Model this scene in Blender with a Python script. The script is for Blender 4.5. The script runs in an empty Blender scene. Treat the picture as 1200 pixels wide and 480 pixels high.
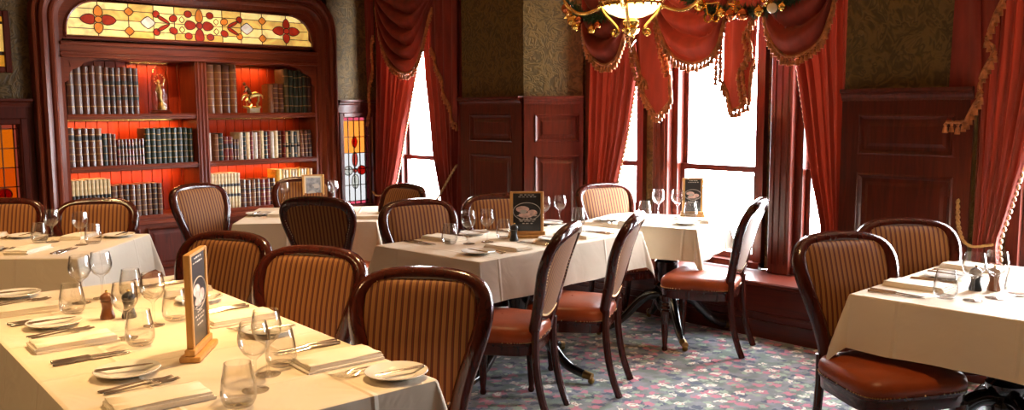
import bpy, bmesh, math, random
from mathutils import Vector, Matrix
R = random.Random(7)
PI = math.pi
col = bpy.context.scene.collection
scene = bpy.context.scene

# ------------------------------------------------------------------ camera, world, light, exposure
PHI = 0.7532                       # the camera looks 46.8 degrees off the window-wall normal
def cw(x, y):                      # camera-aligned floor coordinates -> room coordinates
    return (x*math.cos(PHI)+y*math.sin(PHI), -x*math.sin(PHI)+y*math.cos(PHI))
PITCH, ROLL = 0.1099, 0.0055
fw = Vector((0, math.cos(PITCH), -math.sin(PITCH))); r0 = Vector((1, 0, 0)); u0 = r0.cross(fw)
rt = r0*math.cos(ROLL)-u0*math.sin(ROLL); up = r0*math.sin(ROLL)+u0*math.cos(ROLL)
M = Matrix.Rotation(-PHI, 3, 'Z') @ Matrix((rt, up, -fw)).transposed()
cam_d = bpy.data.cameras.new('camera'); cam_d.sensor_width = 36; cam_d.lens = 36*1014/1200
cam_d.clip_start = .05
cam = bpy.data.objects.new('camera', cam_d); col.objects.link(cam)
cam.matrix_world = Matrix.Translation((0, 0, 1.53)) @ M.to_4x4()
scene.camera = cam
scene.view_settings.view_transform = 'Standard'; scene.view_settings.look = 'None'
scene.view_settings.gamma = 1; scene.view_settings.use_curve_mapping = False
scene.view_settings.exposure = 0.32
wd = bpy.data.worlds.new('sky'); scene.world = wd; wd.use_nodes = True
wd.node_tree.nodes['Background'].inputs[0].default_value = (.97, .98, 1.0, 1)
wd.node_tree.nodes['Background'].inputs[1].default_value = 50.0

def lamp(name, kind, loc, power, color, size=.1, rot=(0, 0, 0), sy=None, parent=None):
    d = bpy.data.lights.new(name, kind); d.energy = power; d.color = color
    if kind == 'AREA':
        d.size = size
        if sy: d.shape = 'RECTANGLE'; d.size_y = sy
    elif kind == 'POINT': d.shadow_soft_size = size
    o = bpy.data.objects.new(name, d); col.objects.link(o); o.location = loc; o.rotation_euler = rot
    if parent: o.parent = parent
    return o
def portal(loc, w, h, rot):
    o = lamp('window_portal', 'AREA', loc, 1, (1, 1, 1), w, rot, h); o.data.cycles.is_portal = True
# daylight portals (guide the sky light through the window openings; they give off none themselves)
for b0, b1 in ((4.33, 4.86), (3.26, 4.02), (2.5, 2.98), (6.75, 7.75), (.9, 1.68)):
    portal((5.68, (b0+b1)/2, 1.6), 2.2, b1-b0+.1, (0, PI/2, 0))

# ------------------------------------------------------------------ materials
MATS = {}
def nt(name):
    m = bpy.data.materials.new(name); m.use_nodes = True
    return m, m.node_tree.nodes, m.node_tree.links, m.node_tree.nodes['Principled BSDF']
def setp(p, color, rough, metal=0, coat=0, spec=.5, sheen=0):
    p.inputs['Base Color'].default_value = (*color, 1); p.inputs['Roughness'].default_value = rough
    p.inputs['Metallic'].default_value = metal; p.inputs['Coat Weight'].default_value = coat
    p.inputs['Coat Roughness'].default_value = .12
    p.inputs['Specular IOR Level'].default_value = spec; p.inputs['Sheen Weight'].default_value = sheen
def plain(name, color, rough=.5, metal=0, coat=0, spec=.5, sheen=0, vary=0, scale=8, bump=0, bscale=60):
    if name in MATS: return MATS[name]
    m, N, L, p = nt(name); setp(p, color, rough, metal, coat, spec, sheen)
    if vary or bump:
        tc = N.new('ShaderNodeTexCoord')
    if vary:
        n = N.new('ShaderNodeTexNoise'); n.inputs['Scale'].default_value = scale; n.inputs['Detail'].default_value = 4
        L.new(tc.outputs['Object'], n.inputs['Vector'])
        r = N.new('ShaderNodeValToRGB')
        r.color_ramp.elements[0].color = (*[c*(1-vary) for c in color], 1); r.color_ramp.elements[0].position = .3
        r.color_ramp.elements[1].color = (*[min(1, c*(1+vary)) for c in color], 1); r.color_ramp.elements[1].position = .7
        L.new(n.outputs['Fac'], r.inputs[0]); L.new(r.outputs[0], p.inputs['Base Color'])
    if bump:
        n2 = N.new('ShaderNodeTexNoise'); n2.inputs['Scale'].default_value = bscale
        L.new(tc.outputs['Object'], n2.inputs['Vector'])
        b = N.new('ShaderNodeBump'); b.inputs['Strength'].default_value = bump; b.inputs['Distance'].default_value = .004
        L.new(n2.outputs['Fac'], b.inputs['Height']); L.new(b.outputs[0], p.inputs['Normal'])
    MATS[name] = m; return m
def wood(name, c0, c1, rough=.3, coat=.08, axis=2, scale=1.0):
    m, N, L, p = nt(name); setp(p, c0, rough, 0, coat, .35)
    tc = N.new('ShaderNodeTexCoord'); mp = N.new('ShaderNodeMapping'); s = [14*scale]*3; s[axis] = 1.2*scale
    mp.inputs['Scale'].default_value = s; L.new(tc.outputs['Object'], mp.inputs[0])
    n = N.new('ShaderNodeTexNoise'); n.inputs['Scale'].default_value = 2.5; n.inputs['Detail'].default_value = 6
    n.inputs['Distortion'].default_value = 1.2; L.new(mp.outputs[0], n.inputs['Vector'])
    r = N.new('ShaderNodeValToRGB'); r.color_ramp.elements[0].color = (*c0, 1); r.color_ramp.elements[0].position = .3
    r.color_ramp.elements[1].color = (*c1, 1); r.color_ramp.elements[1].position = .72
    L.new(n.outputs['Fac'], r.inputs[0]); L.new(r.outputs[0], p.inputs['Base Color'])
    MATS[name] = m; return m
mahog = wood('mahogany', (.050, .0072, .003), (.105, .0135, .005))
mahog_h = wood('mahogany_horizontal', (.050, .0072, .003), (.105, .0135, .005), axis=0)
mahog_b = wood('mahogany_across', (.050, .0072, .003), (.105, .0135, .005), axis=1)
bookwood = wood('bookcase_mahogany', (.12, .022, .009), (.21, .042, .015), .3, .1)
bookwood_h = wood('bookcase_mahogany_horizontal', (.12, .022, .009), (.21, .042, .015), .3, .1, axis=0)
backwood = wood('bookcase_back_boards', (.26, .026, .008), (.36, .042, .012), .4, .1)
chairwood = wood('chair_mahogany', (.028, .0042, .0022), (.066, .0092, .0042), .2, .35)
blackwood = plain('black_lacquer', (.008, .006, .007), .18, coat=.7)
oak = wood('menu_holder_oak', (.55, .28, .08), (.68, .38, .12), .4, .1, axis=2)
darkholder = wood('menu_holder_dark', (.14, .04, .015), (.2, .06, .02), .35, .2)
leather = plain('oxblood_leather', (.29, .055, .014), .36, coat=.08, spec=.3, vary=.25, scale=6, bump=.15, bscale=120)
darkbrass = plain('dark_brass', (.30, .18, .06), .35, 1)
brass = plain('brass', (.80, .50, .14), .25, 1, vary=.2, scale=10)
nailbrass = plain('nailhead_brass', (.85, .62, .34), .3, 1)
silver = plain('silver', (.72, .70, .66), .2, 1, vary=.1)
china = plain('white_china', (.82, .80, .76), .15, coat=.4, vary=.02)
linen_n = plain('napkin_linen', (.84, .76, .63), .8, vary=.03, bump=.1, bscale=200)
steelgrey = plain('black_plastic', (.012, .012, .014), .3)
millwood = plain('mill_wood', (.20, .07, .025), .3, coat=.4, vary=.2)
lead = plain('lead_came', (.07, .045, .028), .5, .6, vary=.1)
fringe_m = plain('fringe_gold_red', (.40, .13, .035), .6, vary=.5, scale=30)
bobble_m = plain('fringe_bobbles', (.62, .34, .16), .55, vary=.3, scale=30)
cord_m = plain('gold_cord', (.40, .22, .07), .55, vary=.3, scale=40)
pine = plain('pine_needles', (.018, .05, .016), .7, vary=.4, scale=12)
goldball = plain('gold_bauble', (.85, .52, .12), .18, 1, vary=.1)
redball = plain('copper_bauble', (.55, .16, .06), .2, 1, vary=.1)
plaster = plain('ceiling_plaster', (.30, .15, .06), .8, vary=.05)
stone = plain('grey_marble', (.42, .42, .38), .3, vary=.2, scale=20)
bronze = plain('gilt_bronze', (.75, .52, .2), .3, 1, vary=.3, scale=25)
dkbronze = plain('dark_bronze', (.12, .06, .03), .4, .8, vary=.3, scale=25)
blackboard = plain('menu_black_print', (.014, .013, .013), .35, coat=.25, vary=.2)
chalk = plain('menu_white_print', (.55, .52, .48), .6, vary=.1)
dish = plain('menu_food_print', (.75, .52, .46), .5, vary=.4, scale=40)
greyprint = plain('menu_grey_print', (.33, .34, .36), .5, vary=.5, scale=30)
paper = plain('cream_paper', (.80, .72, .55), .7, vary=.04)
def velvet(name, c):
    m, N, L, p = nt(name); setp(p, c, .75, sheen=.25); p.inputs['Sheen Tint'].default_value = (1, .35, .2, 1)
    tc = N.new('ShaderNodeTexCoord'); n = N.new('ShaderNodeTexNoise'); n.inputs['Scale'].default_value = 5; n.inputs['Detail'].default_value = 5
    mp = N.new('ShaderNodeMapping'); mp.inputs['Scale'].default_value = (3, 3, .6); L.new(tc.outputs['Object'], mp.inputs[0]); L.new(mp.outputs[0], n.inputs['Vector'])
    r = N.new('ShaderNodeValToRGB'); r.color_ramp.elements[0].color = (*[k*.72 for k in c], 1); r.color_ramp.elements[1].color = (*[k*1.25 for k in c], 1)
    r.color_ramp.elements[0].position = .35; r.color_ramp.elements[1].position = .7
    L.new(n.outputs['Fac'], r.inputs[0]); L.new(r.outputs[0], p.inputs['Base Color'])
    # a little light comes through the cloth
    tr = N.new('ShaderNodeBsdfTranslucent'); tr.inputs[0].default_value = (*[min(1, k*1.3) for k in c], 1)
    mx = N.new('ShaderNodeMixShader'); mx.inputs[0].default_value = .035
    L.new(p.outputs[0], mx.inputs[1]); L.new(tr.outputs[0], mx.inputs[2]); L.new(mx.outputs[0], N['Material Output'].inputs[0])
    MATS[name] = m; return m
velv = velvet('red_velvet', (.205, .0155, .005))
velv_g = velvet('curtain_lining', (.42, .20, .07))
def linen():
    m, N, L, p = nt('tablecloth_linen'); setp(p, (.73, .63, .49), .75, sheen=.1)
    tc = N.new('ShaderNodeTexCoord')
    # ironing creases: thin raised lines on a coarse grid, plus soft wrinkles
    sx = N.new('ShaderNodeSeparateXYZ'); L.new(tc.outputs['Object'], sx.inputs[0])
    hs = []
    for ax, per, off in (('X', .46, .13), ('Y', .44, .21)):
        a = N.new('ShaderNodeMath'); a.operation = 'ADD'; a.inputs[1].default_value = off+10*per; L.new(sx.outputs[ax], a.inputs[0])
        mo = N.new('ShaderNodeMath'); mo.operation = 'PINGPONG'; mo.inputs[1].default_value = per/2; L.new(a.outputs[0], mo.inputs[0])
        mr = N.new('ShaderNodeMapRange'); mr.inputs[1].default_value = 0; mr.inputs[2].default_value = .012; mr.inputs[3].default_value = 1; mr.inputs[4].default_value = 0
        L.new(mo.outputs[0], mr.inputs[0]); hs.append(mr)
    ad = N.new('ShaderNodeMath'); ad.operation = 'ADD'; L.new(hs[0].outputs[0], ad.inputs[0]); L.new(hs[1].outputs[0], ad.inputs[1])
    n = N.new('ShaderNodeTexNoise'); n.inputs['Scale'].default_value = 5; n.inputs['Detail'].default_value = 3; n.inputs['Distortion'].default_value = .6
    L.new(tc.outputs['Object'], n.inputs['Vector'])
    ma = N.new('ShaderNodeMath'); ma.operation = 'MULTIPLY_ADD'; ma.inputs[1].default_value = 2.2
    L.new(n.outputs['Fac'], ma.inputs[0]); L.new(ad.outputs[0], ma.inputs[2])
    b = N.new('ShaderNodeBump'); b.inputs['Strength'].default_value = .6; b.inputs['Distance'].default_value = .007
    L.new(ma.outputs[0], b.inputs['Height']); L.new(b.outputs[0], p.inputs['Normal'])
    MATS['linen'] = m; return m
linen_m = linen()
def stripes():
    m, N, L, p = nt('striped_upholstery'); setp(p, (.5, .2, .05), .65, sheen=.08, spec=.3)
    tc = N.new('ShaderNodeTexCoord'); sx = N.new('ShaderNodeSeparateXYZ'); L.new(tc.outputs['Object'], sx.inputs[0])
    a = N.new('ShaderNodeMath'); a.operation = 'MULTIPLY'; a.inputs[1].default_value = 1/.0235; L.new(sx.outputs['X'], a.inputs[0])
    fr = N.new('ShaderNodeMath'); fr.operation = 'FRACT'; L.new(a.outputs[0], fr.inputs[0])
    r = N.new('ShaderNodeValToRGB'); e = r.color_ramp.elements; r.color_ramp.interpolation = 'LINEAR'
    cols = [(0, (.26, .105, .026)), (.34, (.29, .122, .030)), (.42, (.022, .005, .002)), (.52, (.12, .022, .006)), (.62, (.14, .026, .007)), (.72, (.022, .005, .002)), (.8, (.26, .105, .026))]
    e[0].position = 0; e[0].color = (*cols[0][1], 1); e[1].position = 1; e[1].color = (*cols[0][1], 1)
    for pos, c in cols[1:]:
        k = e.new(pos); k.color = (*c, 1)
    L.new(fr.outputs[0], r.inputs[0]); L.new(r.outputs[0], p.inputs['Base Color'])
    MATS['stripes'] = m; return m
stripe_m = stripes()
def wallpaper():
    m, N, L, p = nt('embossed_wallpaper'); setp(p, (.12, .075, .025), .5, 0, spec=.25)
    tc = N.new('ShaderNodeTexCoord')
    n0 = N.new('ShaderNodeTexNoise'); n0.inputs['Scale'].default_value = 5.5; n0.inputs['Detail'].default_value = 1.5; n0.inputs['Distortion'].default_value = 2.6
    L.new(tc.outputs['Object'], n0.inputs['Vector'])
    w = N.new('ShaderNodeTexVoronoi'); w.feature = 'SMOOTH_F1'; w.inputs['Scale'].default_value = 13
    mix = N.new('ShaderNodeVectorMath'); mix.operation = 'MULTIPLY_ADD'; mix.inputs[1].default_value = (.22, .22, .22)
    L.new(n0.outputs['Color'], mix.inputs[0]); L.new(tc.outputs['Object'], mix.inputs[2]); L.new(mix.outputs[0], w.inputs['Vector'])
    s = N.new('ShaderNodeMath'); s.operation = 'SINE'
    k = N.new('ShaderNodeMath'); k.operation = 'MULTIPLY'; k.inputs[1].default_value = 17; L.new(w.outputs['Distance'], k.inputs[0]); L.new(k.outputs[0], s.inputs[0])
    ad = N.new('ShaderNodeMath'); ad.operation = 'MULTIPLY_ADD'; ad.inputs[1].default_value = 1.8; L.new(n0.outputs['Fac'], ad.inputs[0]); L.new(s.outputs[0], ad.inputs[2])
    b = N.new('ShaderNodeBump'); b.inputs['Strength'].default_value = .3; b.inputs['Distance'].default_value = .006
    L.new(ad.outputs[0], b.inputs['Height']); L.new(b.outputs[0], p.inputs['Normal'])
    r = N.new('ShaderNodeValToRGB'); r.color_ramp.elements[0].color = (.062, .037, .011, 1); r.color_ramp.elements[1].color = (.125, .073, .020, 1)
    r.color_ramp.elements[0].position = .25; r.color_ramp.elements[1].position = .9
    mr = N.new('ShaderNodeMapRange'); mr.inputs[1].default_value = -1; mr.inputs[2].default_value = 2.2; L.new(ad.outputs[0], mr.inputs[0])
    L.new(mr.outputs[0], r.inputs[0]); L.new(r.outputs[0], p.inputs['Base Color'])
    MATS['wallpaper'] = m; return m
wallp = wallpaper()
def carpet():
    m, N, L, p = nt('floral_carpet'); setp(p, (.1, .1, .1), .95, spec=.1, sheen=.2)
    tc = N.new('ShaderNodeTexCoord')
    def layer(base, scale, rnd, c, thr0, thr1, off, keep):
        mp = N.new('ShaderNodeMapping'); mp.inputs['Location'].default_value = off; L.new(tc.outputs['Object'], mp.inputs[0])
        nz = N.new('ShaderNodeTexNoise'); nz.inputs['Scale'].default_value = scale*3.0; L.new(mp.outputs[0], nz.inputs['Vector'])
        va = N.new('ShaderNodeVectorMath'); va.operation = 'MULTIPLY_ADD'; va.inputs[1].default_value = (1.0/scale,)*3
        L.new(nz.outputs['Color'], va.inputs[0]); L.new(mp.outputs[0], va.inputs[2])
        vo = N.new('ShaderNodeTexVoronoi'); vo.voronoi_dimensions = '2D'; vo.inputs['Scale'].default_value = scale; vo.inputs['Randomness'].default_value = rnd
        L.new(va.outputs[0], vo.inputs['Vector'])
        mr = N.new('ShaderNodeMapRange'); mr.inputs[1].default_value = thr0; mr.inputs[2].default_value = thr1; mr.inputs[3].default_value = 1; mr.inputs[4].default_value = 0
        L.new(vo.outputs['Distance'], mr.inputs[0])
        sp = N.new('ShaderNodeSeparateColor'); L.new(vo.outputs['Color'], sp.inputs[0])
        gt = N.new('ShaderNodeMath'); gt.operation = 'LESS_THAN'; gt.inputs[1].default_value = keep; L.new(sp.outputs[0], gt.inputs[0])
        mu = N.new('ShaderNodeMath'); mu.operation = 'MULTIPLY'; L.new(mr.outputs[0], mu.inputs[0]); L.new(gt.outputs[0], mu.inputs[1])
        mx = N.new('ShaderNodeMix'); mx.data_type = 'RGBA'; mx.inputs[7].default_value = (*c, 1)
        L.new(mu.outputs[0], mx.inputs[0]); L.new(base, mx.inputs[6]); return mx.outputs[2]
    n = N.new('ShaderNodeTexNoise'); n.inputs['Scale'].default_value = 9; L.new(tc.outputs['Object'], n.inputs['Vector'])
    r = N.new('ShaderNodeValToRGB'); r.color_ramp.elements[0].color = (.14, .18, .155, 1); r.color_ramp.elements[1].color = (.25, .25, .29, 1)
    r.color_ramp.elements[0].position = .4; r.color_ramp.elements[1].position = .6
    L.new(n.outputs['Fac'], r.inputs[0]); c = r.outputs[0]
    c = layer(c, 12, .9, (.075, .09, .14), .28, .36, (0, 0, 0), .6)
    c = layer(c, 12, .9, (.52, .18, .24), .30, .38, (3.3, 1.7, 0), .5)
    c = layer(c, 14, .9, (.30, .38, .29), .26, .34, (7.3, 2.7, 0), .45)
    c = layer(c, 10.5, .5, (.75, .70, .62), .24, .29, (1.1, 5.2, 0), .42)
    c = layer(c, 10.5, .5, (.40, .18, .16), .05, .11, (1.1, 5.2, 0), .42)
    L.new(c, p.inputs['Base Color'])
    f = N.new('ShaderNodeTexNoise'); f.inputs['Scale'].default_value = 320; L.new(tc.outputs['Object'], f.inputs['Vector'])
    b = N.new('ShaderNodeBump'); b.inputs['Strength'].default_value = .4; b.inputs['Distance'].default_value = .004
    L.new(f.outputs['Fac'], b.inputs['Height']); L.new(b.outputs[0], p.inputs['Normal'])
    return m
carpet_m = carpet()
def clear_glass(name, tint=(1, 1, 1), refl=1.0, rough=.02, edge=0):
    m = bpy.data.materials.new(name); m.use_nodes = True; N = m.node_tree.nodes; L = m.node_tree.links
    N.remove(N['Principled BSDF'])
    t = N.new('ShaderNodeBsdfTransparent'); t.inputs[0].default_value = (*tint, 1)
    g = N.new('ShaderNodeBsdfGlossy'); g.inputs['Roughness'].default_value = rough
    f = N.new('ShaderNodeLayerWeight'); f.inputs[0].default_value = .5
    w = N.new('ShaderNodeMath'); w.operation = 'POWER'; w.inputs[1].default_value = 2.6; L.new(f.outputs['Facing'], w.inputs[0])
    k = N.new('ShaderNodeMath'); k.operation = 'MULTIPLY_ADD'; k.inputs[1].default_value = .62*refl; k.inputs[2].default_value = .045*refl; L.new(w.outputs[0], k.inputs[0])
    if edge:      # thick glass swallows light where it is seen edge-on
        e = N.new('ShaderNodeMath'); e.operation = 'POWER'; e.inputs[1].default_value = 3.0; L.new(f.outputs['Facing'], e.inputs[0])
        c = N.new('ShaderNodeMix'); c.data_type = 'RGBA'; c.inputs[6].default_value = (*tint, 1); c.inputs[7].default_value = (*[v*(1-edge) for v in tint], 1)
        L.new(e.outputs[0], c.inputs[0]); L.new(c.outputs[2], t.inputs[0])
    mx = N.new('ShaderNodeMixShader'); L.new(k.outputs[0], mx.inputs[0]); L.new(t.outputs[0], mx.inputs[1]); L.new(g.outputs[0], mx.inputs[2])
    L.new(mx.outputs[0], N['Material Output'].inputs[0]); return m
glass = clear_glass('drinking_glass', (.996, .996, .996), 1.5, .0, .38)
pane_m = clear_glass('window_pane', (.98, .99, 1), .6)
dome_m = clear_glass('dome_glass', (.97, .95, .92), .9)
def tinted(name, c): return clear_glass(name, c, .5, .1)
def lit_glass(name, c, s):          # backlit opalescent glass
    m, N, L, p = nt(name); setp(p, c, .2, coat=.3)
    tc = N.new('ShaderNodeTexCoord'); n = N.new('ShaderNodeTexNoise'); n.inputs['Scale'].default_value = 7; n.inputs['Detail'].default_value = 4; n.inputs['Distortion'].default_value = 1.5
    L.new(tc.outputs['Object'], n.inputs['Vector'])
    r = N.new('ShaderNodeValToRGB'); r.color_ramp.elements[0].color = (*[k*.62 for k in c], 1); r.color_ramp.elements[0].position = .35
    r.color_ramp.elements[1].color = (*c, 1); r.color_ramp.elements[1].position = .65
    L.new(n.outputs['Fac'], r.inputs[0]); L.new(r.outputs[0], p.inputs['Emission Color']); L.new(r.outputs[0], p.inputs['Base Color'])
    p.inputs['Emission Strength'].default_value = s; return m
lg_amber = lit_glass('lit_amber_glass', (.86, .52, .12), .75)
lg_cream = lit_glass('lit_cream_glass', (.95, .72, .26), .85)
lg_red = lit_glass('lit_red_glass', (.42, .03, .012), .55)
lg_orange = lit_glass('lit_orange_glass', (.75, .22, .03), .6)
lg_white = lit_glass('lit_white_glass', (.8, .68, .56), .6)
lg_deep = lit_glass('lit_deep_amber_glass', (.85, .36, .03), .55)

# ------------------------------------------------------------------ mesh helpers
class MB:
    def __init__(s): s.v = []; s.f = []; s.m = []
    def add(s, vs, fs, mi=0):
        o = len(s.v); s.v += [tuple(p) for p in vs]; s.f += [[i+o for i in q] for q in fs]; s.m += [mi]*len(fs); return s
    def box(s, x0, x1, y0, y1, z0, z1, mi=0, c=0):
        if x0 > x1: x0, x1 = x1, x0
        if y0 > y1: y0, y1 = y1, y0
        if c:
            bm = bmesh.new(); bmesh.ops.create_cube(bm, size=1)
            for q in bm.verts: q.co = Vector(((x0+x1)/2+q.co.x*(x1-x0), (y0+y1)/2+q.co.y*(y1-y0), (z0+z1)/2+q.co.z*(z1-z0)))
            bmesh.ops.bevel(bm, geom=bm.edges[:], offset=c, segments=1, affect='EDGES')
            bm.verts.index_update(); s.add([q.co[:] for q in bm.verts], [[w.index for w in f.verts] for f in bm.faces], mi); bm.free(); return s
        v = [(x, y, z) for z in (z0, z1) for y in (y0, y1) for x in (x0, x1)]
        return s.add(v, [(0, 2, 3, 1), (4, 5, 7, 6), (0, 1, 5, 4), (2, 6, 7, 3), (0, 4, 6, 2), (1, 3, 7, 5)], mi)
    def tube(s, pts, rad, n=8, mi=0, cap=True, flat=1.0):
        pts = [Vector(p) for p in pts]; k = len(pts)
        if not isinstance(rad, (list, tuple)): rad = [rad]*k
        vs = []; fs = []; ref = None
        for i, p in enumerate(pts):
            t = (pts[min(i+1, k-1)]-pts[max(i-1, 0)]).normalized()
            if ref is None: ref = Vector((0, 0, 1)) if abs(t.z) < .9 else Vector((1, 0, 0))
            a = t.cross(ref)
            if a.length < 1e-4: a = t.cross(Vector((0, 1, 0)))
            a.normalize(); b = t.cross(a).normalized(); ref = -b if False else ref
            for j in range(n):
                th = 2*PI*j/n; vs.append(p+a*math.cos(th)*rad[i]+b*math.sin(th)*rad[i]*flat)
        for i in range(k-1):
            for j in range(n): fs.append((i*n+j, i*n+(j+1) % n, (i+1)*n+(j+1) % n, (i+1)*n+j))
        if cap: fs.append(tuple(range(n-1, -1, -1))); fs.append(tuple((k-1)*n+j for j in range(n)))
        return s.add(vs, fs, mi)
    def lathe(s, prof, c=(0, 0, 0), n=16, mi=0):
        vs = []; fs = []; k = len(prof)
        for r, z in prof:
            for j in range(n): vs.append((c[0]+r*math.cos(2*PI*j/n), c[1]+r*math.sin(2*PI*j/n), c[2]+z))
        for i in range(k-1):
            for j in range(n): fs.append((i*n+j, i*n+(j+1) % n, (i+1)*n+(j+1) % n, (i+1)*n+j))
        return s.add(vs, fs, mi)
    def ell(s, c, r, n=8, m=6, mi=0):
        vs = []; fs = []
        for i in range(m+1):
            a = -PI/2+PI*i/m
            for j in range(n): vs.append((c[0]+r[0]*math.cos(a)*math.cos(2*PI*j/n), c[1]+r[1]*math.cos(a)*math.sin(2*PI*j/n), c[2]+r[2]*math.sin(a)))
        for i in range(m):
            for j in range(n): fs.append((i*n+j, i*n+(j+1) % n, (i+1)*n+(j+1) % n, (i+1)*n+j))
        return s.add(vs, fs, mi)
    def grid(s, rows, mi=0):
        nr = len(rows); nc = len(rows[0]); vs = [p for r in rows for p in r]
        return s.add(vs, [(i*nc+j, i*nc+j+1, (i+1)*nc+j+1, (i+1)*nc+j) for i in range(nr-1) for j in range(nc-1)], mi)
    def prism(s, poly, fn, d0, d1, mi=0):      # poly of 2-D points, fn(p, q, depth) -> 3-D point
        n = len(poly); vs = [fn(p, q, d0) for p, q in poly]+[fn(p, q, d1) for p, q in poly]
        fs = [tuple(range(n)), tuple(range(2*n-1, n-1, -1))]+[(i, i+n, (i+1) % n+n, (i+1) % n) for i in range(n)]
        return s.add(vs, fs, mi)
    def mesh(s, name, mats, smooth=False):
        me = bpy.data.meshes.new(name); me.from_pydata(s.v, [], s.f)
        for m in (mats if isinstance(mats, (list, tuple)) else [mats]): me.materials.append(m)
        me.polygons.foreach_set('material_index', s.m)
        bm = bmesh.new(); bm.from_mesh(me); bmesh.ops.recalc_face_normals(bm, faces=bm.faces); bm.to_mesh(me); bm.free()
        if smooth:
            me.polygons.foreach_set('use_smooth', [True]*len(me.polygons))
            me.set_sharp_from_angle(angle=math.radians(smooth if smooth is not True else 50))
        me.update(); return me
    def build(s, name, mats, parent=None, smooth=False, loc=None, rz=None):
        return link(name, s.mesh(name, mats, smooth), parent, loc, rz)
def link(name, me, parent=None, loc=None, rz=None):
    o = bpy.data.objects.new(name, me); col.objects.link(o)
    if parent: o.parent = parent
    if loc: o.location = loc
    if rz is not None: o.rotation_euler = (0, 0, rz)
    return o
def tag(o, label, cat, group=None):
    o['label'] = label; o['category'] = cat
    if group: o['group'] = group
    return o
def thing(name, label, cat, loc=(0, 0, 0), rz=0, group=None):
    o = bpy.data.objects.new(name, None); col.objects.link(o); o.location = loc; o.rotation_euler = (0, 0, rz); o.empty_display_size = .05
    return tag(o, label, cat, group)
def struct(o): o['kind'] = 'structure'; return o
def stuff(o): o['kind'] = 'stuff'; return o
def dup(root, label=None, group=None, loc=None, rz=None):
    r = root.copy(); col.objects.link(r)
    if label: r['label'] = label
    if group: r['group'] = group
    if loc is not None: r.location = loc
    if rz is not None: r.rotation_euler = (0, 0, rz)
    for ch in list(root.children):
        c = ch.copy(); col.objects.link(c); c.parent = r
        for g in list(ch.children):
            d = g.copy(); col.objects.link(d); d.parent = c
    return r
def lerp(a, b, t): return a+(b-a)*t
def resample(poly, n):
    P = [Vector(p) for p in poly]; L = [0]
    for i in range(1, len(P)): L.append(L[-1]+(P[i]-P[i-1]).length)
    out = []; j = 0
    for k in range(n):
        d = L[-1]*k/(n-1)
        while j < len(P)-2 and L[j+1] < d: j += 1
        t = (d-L[j])/max(1e-9, L[j+1]-L[j]); out.append(P[j].lerp(P[j+1], min(1, max(0, t))))
    return out
def smooth_poly(poly, it=2):
    P = [Vector(p) for p in poly]
    for _ in range(it):
        Q = [P[0]]
        for i in range(len(P)-1): Q += [P[i].lerp(P[i+1], .25), P[i].lerp(P[i+1], .75)]
        P = Q+[P[-1]]
    return P
ORD = ['first', 'second', 'third', 'fourth', 'fifth', 'sixth', 'seventh', 'eighth', 'ninth', 'tenth', 'eleventh', 'twelfth', 'thirteenth', 'fourteenth', 'fifteenth', 'sixteenth', 'seventeenth', 'eighteenth', 'nineteenth', 'twentieth', 'twenty-first', 'twenty-second', 'twenty-third', 'twenty-fourth', 'twenty-fifth']
# ------------------------------------------------------------------ the room shell
struct(MB().box(-3.6, 5.62, -3.6, 8.4, -.1, 0).build('floor', carpet_m))
struct(MB().box(-3.6, 5.62, -3.6, 8.4, 3.2, 3.3).build('ceiling', plaster))
struct(MB().box(-3.72, -3.6, -3.6, 8.4, 0, 3.2).build('wall_back', wallp))
struct(MB().box(-3.6, 5.62, -3.72, -3.6, 0, 3.2).build('wall_near', wallp))
def frame2(P0, P1, side):
    d = Vector((P1[0]-P0[0], P1[1]-P0[1], 0)); L = d.length; d.normalize(); n = Vector((-d.y, d.x, 0))*side
    return L, (lambda s, o, z: (P0[0]+d.x*s+n.x*o, P0[1]+d.y*s+n.y*o, z))
def fbox(mb, fn, s0, s1, o0, o1, z0, z1, mi=0):
    v = [fn(s, o, z) for z in (z0, z1) for o in (o0, o1) for s in (s0, s1)]
    return mb.add(v, [(0, 2, 3, 1), (4, 5, 7, 6), (0, 1, 5, 4), (2, 6, 7, 3), (0, 4, 6, 2), (1, 3, 7, 5)], mi)
def fpanel(fn, parent, s0, s1, z0, z1, name='panel'):
    mb = MB()      # moulded border stepping down to a flat recessed field with a bevelled centre
    rings = [(0, .024), (.010, .030), (.020, .022), (.03, .012), (.05, .012), (.07, .018)]
    vs = []; fs = []
    for i, (ins, o) in enumerate(rings):
        vs += [fn(s0+ins, o, z0+ins), fn(s1-ins, o, z0+ins), fn(s1-ins, o, z1-ins), fn(s0+ins, o, z1-ins)]
        if i:
            for j in range(4): fs.append(((i-1)*4+j, (i-1)*4+(j+1) % 4, i*4+(j+1) % 4, i*4+j))
    k = (len(rings)-1)*4; fs.append((k, k+1, k+2, k+3)); mb.add(vs, fs)
    return mb.build(name, mahog, parent)
ZC = 1.64
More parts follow.
